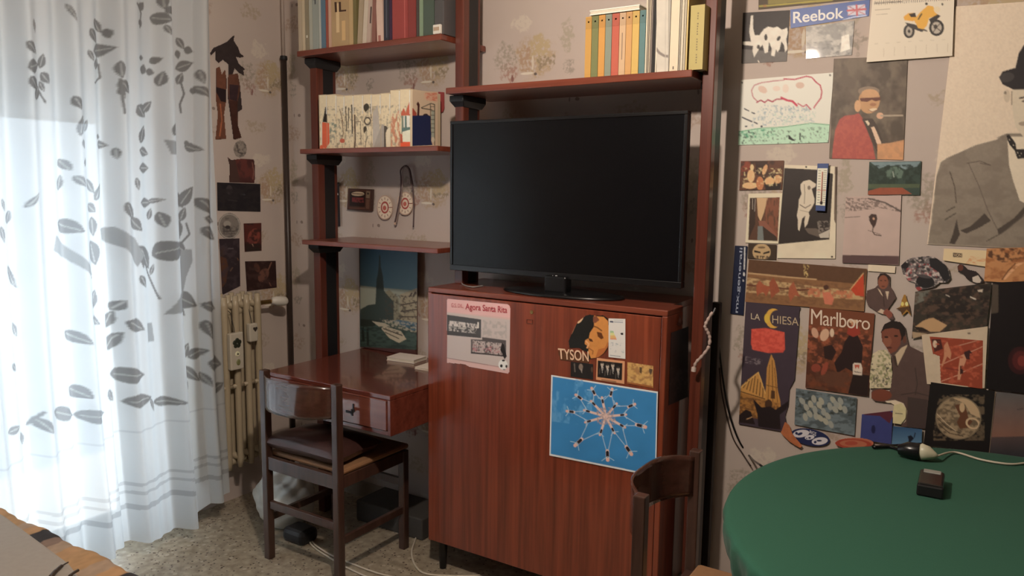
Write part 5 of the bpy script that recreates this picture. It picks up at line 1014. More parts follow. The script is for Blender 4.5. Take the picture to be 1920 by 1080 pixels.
wp('photo of a laughing man in sunglasses and red jacket at a microphone', [(1563.5, 110), (1702, 105), (1693.5, 300), (1554.5, 297)], (92, 80, 68), [('m', (106, 94, 80), .5, (26, 30), 3, None), ('m', (74, 64, 54), .58, (20, 24), 5, None),
    ('p', (156, 76, 68), [(1560, 296), (1562, 272), (1566, 244), (1574, 224), (1584, 217), (1602, 215), (1610, 212), (1618, 222), (1628, 250), (1636, 270), (1642, 300), (1558, 300)]), ('m', (166, 84, 72), .5, (6, 6), 4, [(1560, 296), (1566, 244), (1590, 216), (1612, 218), (1634, 270), (1640, 300)]), ('p', (66, 54, 46), [(1616, 222), (1622, 236), (1634, 262), (1644, 284), (1650, 282), (1654, 262), (1645, 236), (1636, 222)]), ('p', (206, 176, 152), [(1633, 239), (1639, 237), (1652, 266), (1652, 276), (1646, 274)]), ('p', (206, 190, 166), [(1622, 227), (1627, 226), (1631, 232), (1628, 236)]),
    ('p', (176, 132, 96), [(1645, 270), (1668, 268), (1696, 262), (1694, 300), (1645, 299)]), ('m', (190, 140, 100), .5, (10, 10), 7, [(1645, 272), (1694, 266), (1694, 300), (1645, 299)]), ('e', (176, 136, 98), 1630, 188, 20, 25, 8), ('e', (190, 150, 112), 1608, 199, 6, 11), ('e', (128, 112, 96), 1629, 171, 20, 9), ('e', (184, 144, 106), 1631, 176, 16, 9), ('p', (92, 52, 40), [(1612, 184), (1634, 183), (1651, 182), (1650, 188), (1642, 190), (1634, 187), (1626, 191), (1614, 190)]), ('e', (150, 104, 74), 1637, 196, 6, 3), ('e', (212, 186, 156), 1637, 206, 8, 3, -10), ('l', (120, 70, 52), 1.2, [(1628, 206), (1636, 210), (1646, 205)]), ('e', (196, 156, 128), 1650, 217, 6.5, 6), ('l', (158, 144, 126), 3.2, [(1652, 217), (1692, 216.5)]), ('n', .05, 3, 5)], step=1.3)
wp('large black and white poster of a man in a bowler hat and suit', [(1792, 12), (2090, -8), (2075, 474), (1738, 458)], (204, 188, 168), [
    ('p', (128, 118, 106), [(1740, 456), (1746, 420), (1752, 370), (1756, 330), (1764, 304), (1776, 296), (1830, 272), (1868, 262), (1888, 250), (1990, 250), (2060, 300), (2070, 474), (1740, 458)]), ('n', .07, 3, 4), ('m', (118, 108, 97), .55, (30, 18), 7, [(1740, 456), (1756, 330), (1776, 296), (1888, 250), (1960, 300), (1960, 470)]),
    ('l', (80, 70, 62), 2, [(1781, 322), (1790, 350), (1793, 380)]), ('p', (66, 58, 52), [(1794, 410), (1786, 440), (1780, 456), (1790, 458), (1800, 440), (1796, 424)]), ('p', (70, 62, 56), [(1800, 432), (1820, 424), (1846, 400), (1858, 414), (1838, 426), (1812, 438)]), ('l', (96, 86, 78), 1.6, [(1816, 306), (1836, 350), (1852, 394), (1870, 430)]), ('l', (92, 82, 74), 1.8, [(1813, 306), (1838, 302), (1858, 310), (1838, 306)]), ('l', (86, 78, 70), 2.6, [(1775, 396), (1790, 388)]), ('l', (86, 78, 70), 2.6, [(1772, 412), (1792, 400)]), ('p', (72, 64, 58), [(1870, 430), (1900, 410), (1924, 384), (1922, 400), (1890, 428), (1872, 440)]), ('l', (84, 76, 68), 2, [(1850, 452), (1880, 436), (1920, 404)]),
    ('p', (204, 192, 172), [(1889, 262), (1896, 256), (1990, 256), (1966, 330), (1930, 386), (1912, 376), (1900, 340), (1892, 310)]), ('p', (36, 32, 32), [(1887, 254), (1892, 252), (1904, 268), (1906, 280), (1960, 278), (1958, 294), (1908, 298), (1902, 282), (1892, 270)])]+[('e', (196, 184, 166), x, y, 1, 1) for x, y in ((1893, 262), (1900, 272), (1908, 286), (1915, 288), (1912, 292), (1922, 286), (1930, 288))]+[
    ('p', (194, 182, 162), [(1897, 168), (1985, 168), (1986, 240), (1960, 268), (1926, 266), (1904, 238), (1899, 210)]), ('e', (186, 172, 152), 1888, 180, 6, 12), ('e', (120, 108, 94), 1885, 174, 2.4, 3), ('l', (150, 136, 118), 2.5, [(1897, 172), (1897, 196)]), ('l', (88, 76, 66), 3, [(1912, 184), (1930, 181)]), ('e', (110, 98, 86), 1922, 190, 6, 2.5), ('e', (150, 136, 120), 1918, 232, 8, 4), ('e', (110, 98, 86), 1962, 190, 6, 2.5), ('l', (88, 76, 66), 3, [(1953, 181), (1971, 183)]), ('l', (150, 134, 116), 2.5, [(1942, 190), (1938, 212), (1947, 215)]), ('l', (120, 100, 88), 2.5, [(1928, 231), (1942, 234), (1958, 230)]), ('p', (60, 52, 48), [(1934, 220), (1950, 220), (1952, 226), (1932, 226)]), ('p', (36, 32, 34), [(1873, 145), (1880, 134), (1904, 127), (1910, 100), (1920, 84), (1940, 76), (1970, 80), (1990, 100), (1996, 130), (2030, 140), (2024, 158), (1980, 168), (1900, 168), (1880, 158)]), ('e', (58, 54, 54), 1888, 145, 14, 9, -12), ('n', .04, 4, 4)], step=1.7, name='poster', cat='poster')
wp('postcard of an old master scene with pale figures, topmost of the left column', [(1389, 302), (1470, 301), (1466, 355), (1386, 357)], (92, 58, 42), [('p', (128, 62, 44), [(1390, 303), (1408, 303), (1404, 330), (1390, 330)]), ('p', (56, 36, 28), [(1416, 303), (1440, 303), (1432, 328), (1418, 328)]), ('m', (60, 42, 34), .55, (8, 8), 4, None), ('e', (206, 166, 122), 1408, 330, 7, 12), ('e', (216, 180, 136), 1410, 314, 3.5, 6), ('e', (206, 166, 122), 1406, 348, 14, 6), ('e', (196, 150, 108), 1434, 318, 4, 10, 20), ('e', (176, 116, 78), 1425, 344, 7, 13), ('e', (208, 164, 118), 1443, 340, 9, 8), ('e', (190, 146, 104), 1458, 336, 7, 8), ('p', (36, 26, 22), [(1434, 346), (1464, 344), (1464, 355), (1436, 357)]), ('m', (220, 186, 140), .68, (4, 4), 9, [(1396, 314), (1466, 316), (1466, 348), (1392, 352)])], step=1.2, group=None)
wp('white-bordered photo of a narrow street canyon, left column', [(1403.5, 363), (1467, 362), (1459, 457), (1397.5, 455)], (210, 196, 172), [('p', (84, 58, 44), [(1406, 371), (1462, 370), (1458, 452), (1403, 450)]), ('p', (190, 160, 124), [(1419, 371), (1440, 371), (1432, 400), (1426, 416), (1421, 404)]), ('m', (124, 76, 56), .45, (3, 10), 4, [(1438, 371), (1462, 370), (1458, 448), (1430, 424)]), ('p', (56, 42, 34), [(1407, 371), (1417, 371), (1416, 420), (1404, 448)]), ('l', (160, 150, 138), 1.2, [(1411, 373), (1411, 392)]), ('l', (150, 140, 130), 1.2, [(1416, 373), (1415, 396)]), ('p', (128, 82, 66), [(1422, 414), (1434, 414), (1456, 440), (1456, 452), (1440, 440), (1424, 424)]), ('p', (56, 44, 36), [(1430, 424), (1456, 444), (1456, 452), (1430, 451)]), ('p', (110, 116, 114), [(1421, 424), (1430, 424), (1432, 451), (1420, 450)])], step=1.2)
nude = wp('white sheet with a dark photograph of a pale standing figure seen from behind', [(1471, 309), (1569, 312), (1566, 485), (1457, 484)], (206, 194, 172), [
    ('p', (44, 37, 34), [(1470.5, 315), (1530, 318), (1562, 326), (1555, 449), (1500, 454), (1459, 458)]), ('n', .1, 20, 3), ('p', (196, 186, 168), [(1501, 346), (1506, 340), (1518, 337), (1524, 341), (1530, 345), (1529, 350), (1522, 354), (1524, 362), (1527, 372), (1527, 380), (1522, 390), (1516, 398), (1518, 404), (1516, 412), (1514, 420), (1509, 427), (1508, 416), (1510, 404), (1504, 410), (1502, 420), (1499, 433), (1496, 430), (1496, 412), (1494, 404), (1497, 388), (1498, 374), (1503, 364), (1501, 354)]), ('l', (110, 98, 86), 1.2, [(1508, 346), (1509, 362), (1508, 382)]), ('l', (96, 84, 74), 1.6, [(1500, 384), (1510, 390), (1520, 384)]), ('e', (120, 108, 96), 1517, 352, 3, 4), ('l', (150, 138, 122), 1.2, [(1500, 394), (1516, 398)]),
    ('p', (92, 82, 74), [(1508, 428), (1530, 428), (1546, 438), (1540, 446), (1516, 438)]), ('m', (120, 112, 104), .55, (3, 3), 6, [(1532, 414), (1556, 414), (1554, 446), (1536, 446)]), ('p', (176, 168, 156), [(1535, 440), (1556, 430), (1554, 446), (1538, 446)]), ('e', (40, 34, 32), 1511.5, 313, 1.8, 1.8), ('e', (46, 38, 34), 1560, 481.5, 2, 2), ('p', (84, 68, 58), [(1565.5, 312), (1570, 313), (1567, 420), (1564, 412)])], step=1.2, name='photo_sheet', cat='picture')  # dark sliver at the right edge paints the curled sheet's shadow
th = empty('wall_thermometer', 'blue and white thermometer hung over the dark figure photograph', 'thermometer', (0, 0, 0))
vt_ = WY-0.020
def slab(name, quad, v0, v1, mat, parent, bevel=0.001):
    q = [oy(*p, v0) for p in quad]; return MB().prism([(a[0], a[2]) for a in q], 'y', v0, v1).build(name, mat, parent, bevel)
slab('backing', [(1532.6, 306.5), (1553.6, 306.5), (1547, 396), (1529, 395)], vt_, vt_+0.007, ink((52, 70, 118)), th)
picture('scale', [(1533, 315.5), (1551.8, 315.5), (1547, 386), (1529.5, 384.5)], 1, vt_-0.001, (206, 200, 184), [('l', (90, 84, 80), .9, [(1535+(-.04*(y-320)), y), (1539-.04*(y-320), y)]) for y in range(320, 382, 5)]+[('l', (90, 84, 80), .9, [(1545-.04*(y-320), y), (1550-.04*(y-320), y)]) for y in range(320, 382, 4)]+[('l', (170, 84, 74), .9, [(1531, 356.5), (1549, 357)])], step=0.7, parent=th)
a, b_ = oy(1542, 322, vt_-.003), oy(1539.6, 380, vt_-.003); MB().tube([a, b_], 0.0018, 8).build('glass_tube', ink((170, 120, 110)), th, 0, True); MB().tube([b_+np.array([0, 0, .004]), b_-np.array([0, 0, .004])], 0.0038, 8).build('bulb', ink((60, 46, 46)), th)
wp('small card of staring eyes in a mask under the street photo', [(1403, 456.5), (1456, 459), (1455, 487), (1402, 484.5)], (58, 46, 36), [('e', (176, 150, 112), 1428, 473, 17, 16), ('p', (40, 32, 26), [(1414, 469), (1426, 472), (1426, 475), (1414, 473)]), ('p', (40, 32, 26), [(1431, 474), (1443, 470), (1443, 474), (1431, 477)]), ('e', (110, 90, 66), 1428, 464, 7, 2), ('m', (60, 48, 38), .5, (2.2, 4), 4, [(1412, 479), (1446, 480), (1446, 487), (1412, 485)])], step=1.1)
gs = wp('narrow dark blue vertical sticker with white lettering on the wallpaper margin', [(1378, 460.5), (1401.5, 461.5), (1394, 591), (1369.5, 588)], (28, 34, 56), [('n', .15, 5, 3), ('l', (206, 206, 210), 2, [(1396.5, 464), (1395.5, 505)]), ('e', (214, 212, 214), 1395, 514, 1.6, 4), ('e', (200, 200, 204), 1393.5, 526, 1.2, 2)], name='sticker', cat='sticker', mat=M_GLOSSY, lift=0.0)
ltr(gs, 'mx.generali', [(1377.2, 586), (1387, 464), (1394, 465), (1385.5, 587)], (150, 158, 176), 0.01)
wp('landscape postcard of a green hill over red ground', [(1630, 303.5), (1727.5, 302), (1724.5, 366), (1627, 365)], (46, 62, 54), [('p', (110, 130, 134), [(1632, 304), (1726, 303), (1720, 312), (1698, 318), (1680, 310), (1660, 312), (1648, 316)]), ('p', (84, 104, 92), [(1660, 322), (1672, 312), (1686, 313), (1694, 322), (1690, 334), (1664, 336)]), ('m', (30, 44, 36), .5, (7, 9), 4, [(1630, 310), (1727, 308), (1725, 346), (1628, 346)]), ('l', (150, 160, 150), 1.4, [(1674, 322), (1676, 332)]), ('p', (72, 84, 62), [(1628, 345), (1725, 345), (1724, 352), (1628, 354)]), ('p', (138, 72, 50), [(1628, 358), (1650, 352), (1692, 352), (1710, 364), (1627, 366)]), ('n', .1, 6, 2)], step=1.2)
wp('pale photo of a skier bent over on a snowy slope', [(1586, 369), (1690, 366), (1685, 497), (1579, 493)], (176, 156, 148), [('m', (106, 92, 86), .5, (3, 2.5), 4, [(1586, 370), (1640, 372), (1690, 392), (1690, 398), (1650, 390), (1600, 396), (1585, 396)]), ('l', (84, 74, 70), 2.4, [(1628, 372), (1660, 380), (1690, 397)]), ('l', (120, 106, 98), 1.6, [(1584, 408), (1612, 406)]), ('p', (62, 46, 42), [(1629, 406), (1634, 401), (1643, 402), (1645, 410), (1642, 422), (1638, 428), (1633, 420), (1630, 414)]), ('l', (70, 54, 48), 1.8, [(1637, 426), (1636, 434), (1640, 440), (1652, 442)]), ('l', (90, 74, 66), 1, [(1628, 432), (1652, 440)]), ('e', (180, 140, 116), 1638, 410, 2, 2.4), ('p', (84, 64, 64), [(1579, 478), (1686, 480), (1685, 497), (1579, 494)]), ('n', .05, 20, 4)], step=1.4)
wp('white paper strip under the skier photo', [(1628, 496), (1679, 499), (1678, 512), (1627, 508)], (204, 190, 168), [('n', .04, 6, 1)])
wp('wide panoramic photo of galloping racehorses', [(1404, 486.5), (1625.5, 504), (1620, 584), (1397, 566)], (128, 92, 62), [('p', (86, 60, 42), [(1404, 486), (1500, 490), (1625, 504), (1622, 534), (1500, 522), (1403, 512)]), ('l', (170, 140, 104), 3, [(1402, 512), (1480, 520), (1530, 524)]), ('p', (176, 148, 108), [(1400, 520), (1520, 536), (1620, 548), (1618, 562), (1500, 556), (1398, 548)]), ('m', (112, 80, 56), .55, (7, 4), 4, [(1400, 518), (1622, 536), (1620, 580), (1398, 562)]), ('l', (92, 52, 38), 3, [(1400, 534), (1500, 544), (1520, 542)]),
    ('p', (150, 82, 58), [(1418, 534), (1424, 526), (1432, 534), (1444, 538), (1442, 546), (1436, 556), (1432, 548), (1424, 550), (1420, 556), (1418, 546)]), ('p', (140, 76, 54), [(1442, 530), (1450, 520), (1458, 534), (1462, 546), (1454, 552), (1446, 560), (1444, 546)]), ('p', (150, 84, 60), [(1480, 538), (1488, 528), (1494, 544), (1500, 556), (1490, 554), (1482, 566), (1478, 552)]), ('m', (176, 108, 78), .48, (5, 5), 6, [(1512, 540), (1600, 546), (1598, 560), (1516, 556)]), ('e', (72, 46, 36), 1549, 539, 5, 5), ('p', (186, 110, 86), [(1542, 548), (1556, 548), (1564, 560), (1560, 572), (1546, 570)]), ('p', (176, 66, 42), [(1595, 542), (1619, 512), (1620, 556), (1604, 554)]), ('l', (206, 170, 120), 1.4, [(1594, 543), (1619, 512)]), ('m', (214, 180, 120), .6, (2, 3), 7, [(1506, 496), (1517, 496), (1515, 520), (1508, 520)]), ('n', .1, 5, 2)], step=1.4)
ch_ = wp('torn navy magazine page with a moon, a red patch and a gothic church', [(1398.5, 566), (1500.5, 575.5), (1482, 812), (1385, 795)], (62, 52, 62), [('n', .06, 14, 3), ('e', (206, 160, 74), 1450, 597, 15, 18.5), ('e', (62, 52, 62), 1456.5, 597, 13, 15.5), ('e', (214, 172, 70), 1438, 597, 5, 9), ('p', (190, 74, 62), [(1409, 617), (1436, 615), (1471, 623), (1472, 655), (1468, 661), (1440, 662), (1412, 656), (1408, 645)]), ('m', (206, 90, 76), .5, (5, 4), 5, [(1409, 617), (1436, 615), (1471, 623), (1471, 655), (1440, 662), (1410, 655)]), ('m', (120, 110, 116), .6, (3, 2), 8, [(1398, 668), (1430, 674), (1428, 686), (1396, 680)]),
    ('p', (178, 130, 70), [(1446, 664), (1452, 676), (1456, 700), (1458, 730), (1463, 752), (1464, 768), (1430, 760), (1436, 728), (1438, 690)]), ('l', (120, 82, 44), 1.4, [(1443, 684), (1440, 752)]), ('l', (112, 76, 42), 1.6, [(1448, 676), (1449, 756)]), ('l', (120, 82, 44), 1.4, [(1452, 690), (1458, 756)]), ('l', (104, 70, 40), 1.4, [(1437, 722), (1458, 727)]), ('p', (78, 54, 36), [(1446, 732), (1453, 733), (1453, 748), (1445, 747)]), ('p', (186, 138, 76), [(1388, 726), (1402, 712), (1422, 697), (1428, 712), (1434, 732), (1436, 752), (1420, 748), (1388, 738)]), *[('l', (88, 60, 38), 1.6, [(1394+6*i, 727+3*i), (1401+5*i, 714-3*i+(i > 3)*9*(i-3))]) for i in range(7)], ('l', (214, 168, 104), 1.4, [(1389, 727), (1422, 698)]), ('l', (214, 168, 104), 1.4, [(1422, 698), (1435, 738)]), ('l', (96, 66, 40), 2, [(1388, 734), (1434, 748)]), ('p', (158, 112, 60), [(1387, 736), (1436, 750), (1462, 756), (1450, 790), (1386, 780)]), ('m', (104, 72, 44), .5, (5, 4), 6, [(1387, 740), (1462, 758), (1450, 790), (1386, 780)]), ('e', (70, 48, 34), 1441, 758, 7, 9), ('p', (36, 26, 26), [(1386, 778), (1398, 768), (1408, 772), (1416, 796), (1386, 792)]), ('l', (190, 150, 110), 1.5, [(1400, 786), (1410, 782)]),
    ('p', (34, 26, 28), [(1412, 748), (1420, 756), (1428, 764), (1444, 762), (1454, 768), (1466, 760), (1484, 748), (1474, 768), (1462, 778), (1464, 806), (1422, 800), (1420, 776)])], clip=[(1398.5, 566), (1500.5, 575.5), (1498, 590), (1501, 620), (1499, 660), (1496, 694), (1491, 700), (1490, 712), (1480, 730), (1478, 760), (1472, 780), (1476, 800), (1474, 812), (1450, 806), (1385, 795)], step=1.2, name='magazine_page', cat='picture')
ltr(ch_, 'LA', [(1408, 587), (1425, 589), (1425, 601), (1408, 598)], (190, 176, 150)); ltr(ch_, 'HIESA', [(1448, 591), (1497.5, 596), (1497.5, 611), (1448, 606)], (176, 158, 130))
mb_ = wp('cigarette advertisement with galloping cowboys on brown ground', [(1518, 575), (1640, 588), (1628, 743.5), (1510, 727)], (108, 62, 42), [('m', (74, 44, 34), .5, (12, 12), 3, [(1512, 615), (1638, 630), (1628, 744), (1510, 727)]), ('m', (150, 84, 60), .6, (8, 6), 5, [(1514, 610), (1636, 620), (1630, 690), (1512, 690)]), ('e', (196, 160, 134), 1546, 628, 8, 12, 20), ('e', (190, 150, 126), 1528, 624, 6, 10, -20), ('e', (204, 180, 156), 1560, 624, 4, 8), ('p', (46, 30, 28), [(1544, 650), (1560, 646), (1568, 660), (1560, 676), (1546, 672)]), ('p', (42, 28, 28), [(1584, 640), (1594, 626), (1608, 628), (1618, 650), (1616, 680), (1604, 700), (1586, 690), (1570, 700), (1564, 680), (1578, 660)]), ('p', (142, 56, 44), [(1590, 614), (1600, 608), (1610, 612), (1614, 626), (1600, 632), (1588, 626)]), ('e', (200, 170, 140), 1601, 603, 9, 3.5), ('e', (180, 130, 100), 1600, 607, 4, 4), ('e', (130, 64, 50), 1530, 690, 9, 8), ('e', (140, 70, 54), 1546, 692, 5, 14, 20), ('m', (92, 60, 46), .45, (14, 10), 8, [(1512, 695), (1630, 700), (1628, 744), (1510, 727)]), ('p', (40, 28, 26), [(1600, 700), (1630, 704), (1628, 744), (1590, 738)]), ('p', (204, 190, 176), [(1599, 683), (1602, 680), (1614, 681), (1617, 690), (1616, 704), (1599, 702)]), ('p', (180, 84, 64), [(1602, 684), (1612, 684), (1610, 692), (1607, 687), (1604, 692)])], step=1.2, name='advert_page', cat='picture')
ltr(mb_, 'Marlboro', [(1521, 579), (1631.5, 594), (1631, 619), (1520.5, 608)], (214, 190, 174), 0.0, sp=0.92)
ltr(mb_, 'Marlboro', [(1601.5, 695), (1614.5, 697), (1614.5, 700), (1601.5, 698)], (60, 40, 40))
wp('postcard of a flock of pale sheep on blue-grey ground', [(1492.5, 728), (1606.5, 746), (1602, 817), (1489.5, 796)], (78, 88, 92), [('m', (108, 122, 128), .5, (14, 6), 3, None), ('m', (56, 62, 58), .6, (6, 5), 4, [(1492, 730), (1606, 748), (1604, 780), (1490, 776)])]+[('e', (146+6*(i % 3), 150+4*(i % 3), 144), x, y, 4.6, 7.5, -38+i*9 % 30) for i, (x, y) in enumerate(((1504, 752), (1512, 764), (1520, 758), (1528, 768), (1518, 776), (1536, 760), (1544, 772), (1552, 780), (1540, 752), (1556, 762), (1566, 768), (1574, 762), (1584, 768), (1530, 780), (1548, 790), (1558, 796), (1510, 782), (1562, 750), (1576, 752), (1526, 748), (1538, 784), (1568, 758)))]+[('l', (70, 74, 72), 1, [(1515, 770), (1521, 764)]), ('l', (70, 74, 72), 1, [(1540, 779), (1548, 784)]), ('l', (70, 74, 72), 1, [(1534, 764), (1540, 770)])], step=1.0)
ov = wp('dark blue oval sticker with white scroll letters above the table edge', [(1482, 802), (1557, 802), (1557, 839), (1482, 839)], (34, 42, 78), [
    ('e', (196, 194, 200), 1502, 813, 15.5, 7, -8), ('e', (34, 42, 78), 1500, 813.5, 5, 2.4, -20), ('e', (34, 42, 78), 1493.5, 812.5, 2.4, 2.8, -30), ('e', (196, 194, 200), 1518, 820, 9, 4.4, -8), ('e', (34, 42, 78), 1518, 821, 2.6, 1.6), ('e', (34, 42, 78), 1512.5, 822, 1.6, 1), ('e', (196, 194, 200), 1537, 827, 15, 7, -6), ('e', (34, 42, 78), 1536, 826.3, 5, 1.6), ('e', (34, 42, 78), 1528.5, 829, 2.6, 2.4, -30)],
    clip=[(1519.3+37*math.cos(t)*math.cos(.2)-15.5*math.sin(t)*math.sin(.2), 820+37*math.cos(t)*math.sin(.2)+15.5*math.sin(t)*math.cos(.2)) for t in [i*math.pi/30 for i in range(60)]], step=0.6, name='sticker', cat='sticker', mat=M_GLOSSY)
ltr(ov, 'BIGS', [(1518.5, 806.5), (1531, 811), (1529.5, 818.5), (1517.5, 811.5)], (196, 194, 200), 0.02)
def suit_cut(label, quad, clip, ops, k=1.45, step=1.1): return wp(label, quad, (84, 66, 62), ops, clip, k, step, name='cutout', cat='picture')
suit_cut('small cut-out of a seated man in a dark suit with folded hands', [(1620, 508), (1685, 508), (1685, 602), (1620, 602)], [(1623, 560), (1626, 545), (1640, 540), (1646, 535), (1645, 522), (1650, 513), (1660, 512), (1668, 518), (1668, 536), (1674, 544), (1680, 558), (1672, 570), (1665, 580), (1672, 586), (1677, 598), (1668, 599), (1660, 590), (1650, 588), (1640, 582), (1628, 574)],
    [('n', .08, 8, 2), ('e', (44, 32, 28), 1656.5, 521, 11.5, 9), ('e', (128, 78, 60), 1656, 529, 9.5, 13), ('e', (60, 38, 30), 1652, 526, 2, 1), ('e', (60, 38, 30), 1660, 526, 2, 1), ('e', (90, 54, 44), 1656, 537, 3.5, 1.4), ('p', (196, 176, 152), [(1645, 540), (1650, 544), (1656, 556), (1652, 552)]), ('p', (190, 172, 150), [(1660, 546), (1667, 546), (1664, 562)]), ('l', (50, 36, 36), 1.2, [(1656, 548), (1658, 575)]), ('p', (190, 170, 150), [(1645, 585), (1652, 579), (1658, 582), (1656, 589)]), ('e', (128, 74, 62), 1665, 588, 9, 9)])
suit_cut('large cut-out of a man in a grey-brown suit above the table', [(1634, 598), (1750, 598), (1750, 806), (1634, 806)], [(1652, 622), (1658, 608), (1672, 601), (1688, 604), (1697, 614), (1700, 630), (1704, 648), (1728, 660), (1746, 668), (1744, 720), (1740, 760), (1736, 804), (1690, 800), (1688, 770), (1672, 756), (1640, 752), (1631, 744), (1636, 730), (1652, 728), (1668, 734), (1674, 700), (1672, 668), (1664, 655), (1654, 640)],
    [('n', .08, 9, 5), ('e', (36, 28, 26), 1675, 622, 23, 22), ('p', (116, 68, 54), [(1653, 622), (1660, 617), (1674, 615), (1686, 618), (1690, 632), (1688, 646), (1680, 658), (1668, 664), (1660, 656), (1654, 642)]), ('e', (132, 82, 64), 1664, 640, 8, 10), ('e', (50, 32, 26), 1662, 632, 4, 1.8), ('e', (50, 32, 26), 1680, 630, 4, 1.8), ('e', (80, 44, 38), 1667, 652, 6, 1.8), ('e', (96, 60, 48), 1696, 637, 3, 7), ('p', (186, 166, 140), [(1676, 668), (1690, 652), (1702, 646), (1694, 664), (1682, 688)]), ('p', (66, 52, 46), [(1674, 668), (1679, 666), (1684, 690), (1678, 684)]), ('l', (62, 50, 48), 2, [(1716, 690), (1720, 720), (1716, 740)]), ('l', (62, 50, 48), 2, [(1690, 740), (1716, 736), (1740, 742)]), ('e', (112, 62, 48), 1652, 741, 20, 11), ('p', (206, 190, 168), [(1660, 752), (1678, 750), (1694, 756), (1701, 770), (1698, 790), (1688, 797), (1674, 790), (1672, 770)]), ('p', (66, 54, 52), [(1702, 744), (1742, 750), (1738, 804), (1700, 802)])])
wp('paper patch with black blots between the advertisement and the suited man', [(1634, 658), (1672, 655), (1674, 728), (1628, 728)], (196, 184, 156), [('m', (44, 42, 38), .62, (3.4, 3.4), 4, [(1632, 680), (1674, 682), (1668, 726), (1630, 726)]), ('m', (130, 130, 90), .6, (4, 4), 7, None)], clip=[(1636, 664), (1648, 656), (1662, 656), (1670, 668), (1673, 700), (1670, 728), (1630, 728), (1632, 690)], step=1.1)
wp('tiny golden bottle sticker between the small suited man and the dark landscape', [(1680, 552), (1712, 552), (1712, 594), (1680, 594)], (150, 110, 50), [('e', (226, 190, 110), 1692, 570, 3, 4), ('e', (226, 200, 140), 1700, 570, 3, 4), ('p', (84, 60, 40), [(1680, 578), (1706, 574), (1708, 590), (1700, 580), (1690, 592)])], clip=[(1695, 552), (1698, 553), (1700, 562), (1705, 574), (1708, 592), (1701, 584), (1692, 592), (1688, 582), (1680, 579), (1688, 575), (1691, 562)], step=0.8, name='sticker', cat='sticker')
wp('cut-out of a racing motorcyclist leaning into a bend', [(1686, 478), (1786, 478), (1786, 548), (1686, 548)], (112, 104, 104), [('m', (40, 38, 40), .48, (6, 5), 4, None), ('m', (190, 178, 172), .62, (5, 4), 5, None), ('m', (160, 60, 66), .66, (4, 4), 6, [(1696, 495), (1760, 490), (1760, 520), (1700, 528)]), ('e', (34, 32, 34), 1735, 528, 17, 12, 10), ('e', (70, 66, 68), 1732, 518, 14, 3, 12), ('e', (34, 30, 32), 1697, 498, 7, 6), ('p', (36, 34, 36), [(1742, 484), (1756, 484), (1776, 500), (1782, 522), (1770, 528), (1760, 510), (1744, 500)]), ('e', (140, 62, 62), 1722, 542, 6, 4)],
    clip=[(1689, 498), (1698, 490), (1706, 484), (1722, 482), (1742, 480), (1752, 482), (1768, 492), (1779, 506), (1782, 522), (1776, 530), (1762, 530), (1752, 538), (1736, 542), (1722, 545), (1716, 540), (1716, 530), (1702, 526), (1694, 516)], step=1.0, name='cutout')
wp('cut-out of a footballer in black jumping, right of the motorcyclist', [(1792, 492), (1848, 492), (1848, 534), (1792, 534)], (44, 36, 36), [('e', (92, 52, 42), 1801, 502, 5, 6), ('p', (188, 176, 164), [(1823, 520), (1834, 516), (1840, 526), (1836, 532), (1824, 528)])], clip=[(1795, 500), (1799, 495), (1806, 497), (1814, 505), (1830, 509), (1838, 518), (1845, 526), (1842, 531), (1826, 530), (1814, 524), (1806, 514), (1797, 510)], step=0.9, name='cutout')
mi = wp('cream paper strip with a tiny dark logo under the large poster', [(1770, 466), (1850, 470), (1848, 500), (1768, 488)], (206, 184, 148), [('p', (90, 74, 62), [(1787, 474), (1804, 475), (1804, 482.5), (1787, 482)]), ('m', (198, 146, 104), .56, (9, 3), 6, [(1820, 480), (1850, 484), (1848, 500), (1810, 496)])], step=1.2)
ltr(mi, 'VON', [(1788.5, 475.6), (1802.5, 476.2), (1802.5, 481.2), (1788.5, 480.8)], (206, 184, 148))
wp('orange and brown photo under the right part of the large poster', [(1850, 466), (1990, 462), (1985, 536), (1845, 527)], (178, 126, 84), [('m', (70, 44, 34), .5, (8, 6), 4, [(1850, 466), (1990, 464), (1990, 486), (1880, 492), (1850, 480)]), ('l', (206, 156, 116), 5, [(1884, 522), (1906, 498), (1930, 484)]), ('l', (84, 52, 38), 2, [(1879, 524), (1890, 508), (1904, 494)]), ('m', (150, 96, 60), .6, (14, 8), 7, None)])
wp('dark landscape photo of rocks with a sandy foreground', [(1716, 547), (1859.5, 530), (1850, 612), (1709.5, 635)], (56, 50, 44), [('p', (104, 104, 96), [(1714, 549), (1745, 542), (1740, 560), (1714, 572)]), ('m', (40, 34, 32), .45, (14, 10), 3, [(1730, 548), (1858, 532), (1850, 600), (1740, 606)]), ('m', (84, 66, 56), .6, (8, 6), 5, None), ('p', (176, 142, 106), [(1742, 597), (1750, 596), (1776, 610), (1762, 622), (1724, 622), (1714, 614), (1730, 602)]), ('p', (44, 34, 30), [(1712, 612), (1730, 614), (1744, 622), (1724, 622)]), ('p', (190, 176, 160), [(1833, 544), (1843, 542), (1842, 548), (1834, 547)]), ('l', (190, 180, 166), 2.4, [(1820, 557), (1829, 561)]), ('l', (170, 160, 148), 2, [(1774, 553), (1780, 556)]), ('p', (160, 138, 112), [(1710, 622), (1740, 626), (1712, 635)])], step=1.4)
wp('white mount behind the red running track card', [(1728, 628), (1852, 612), (1846, 728), (1738, 720)], (190, 172, 150), [('e', (96, 80, 70), 1817, 625, 3, 1.6), ('n', .05, 8, 2)])
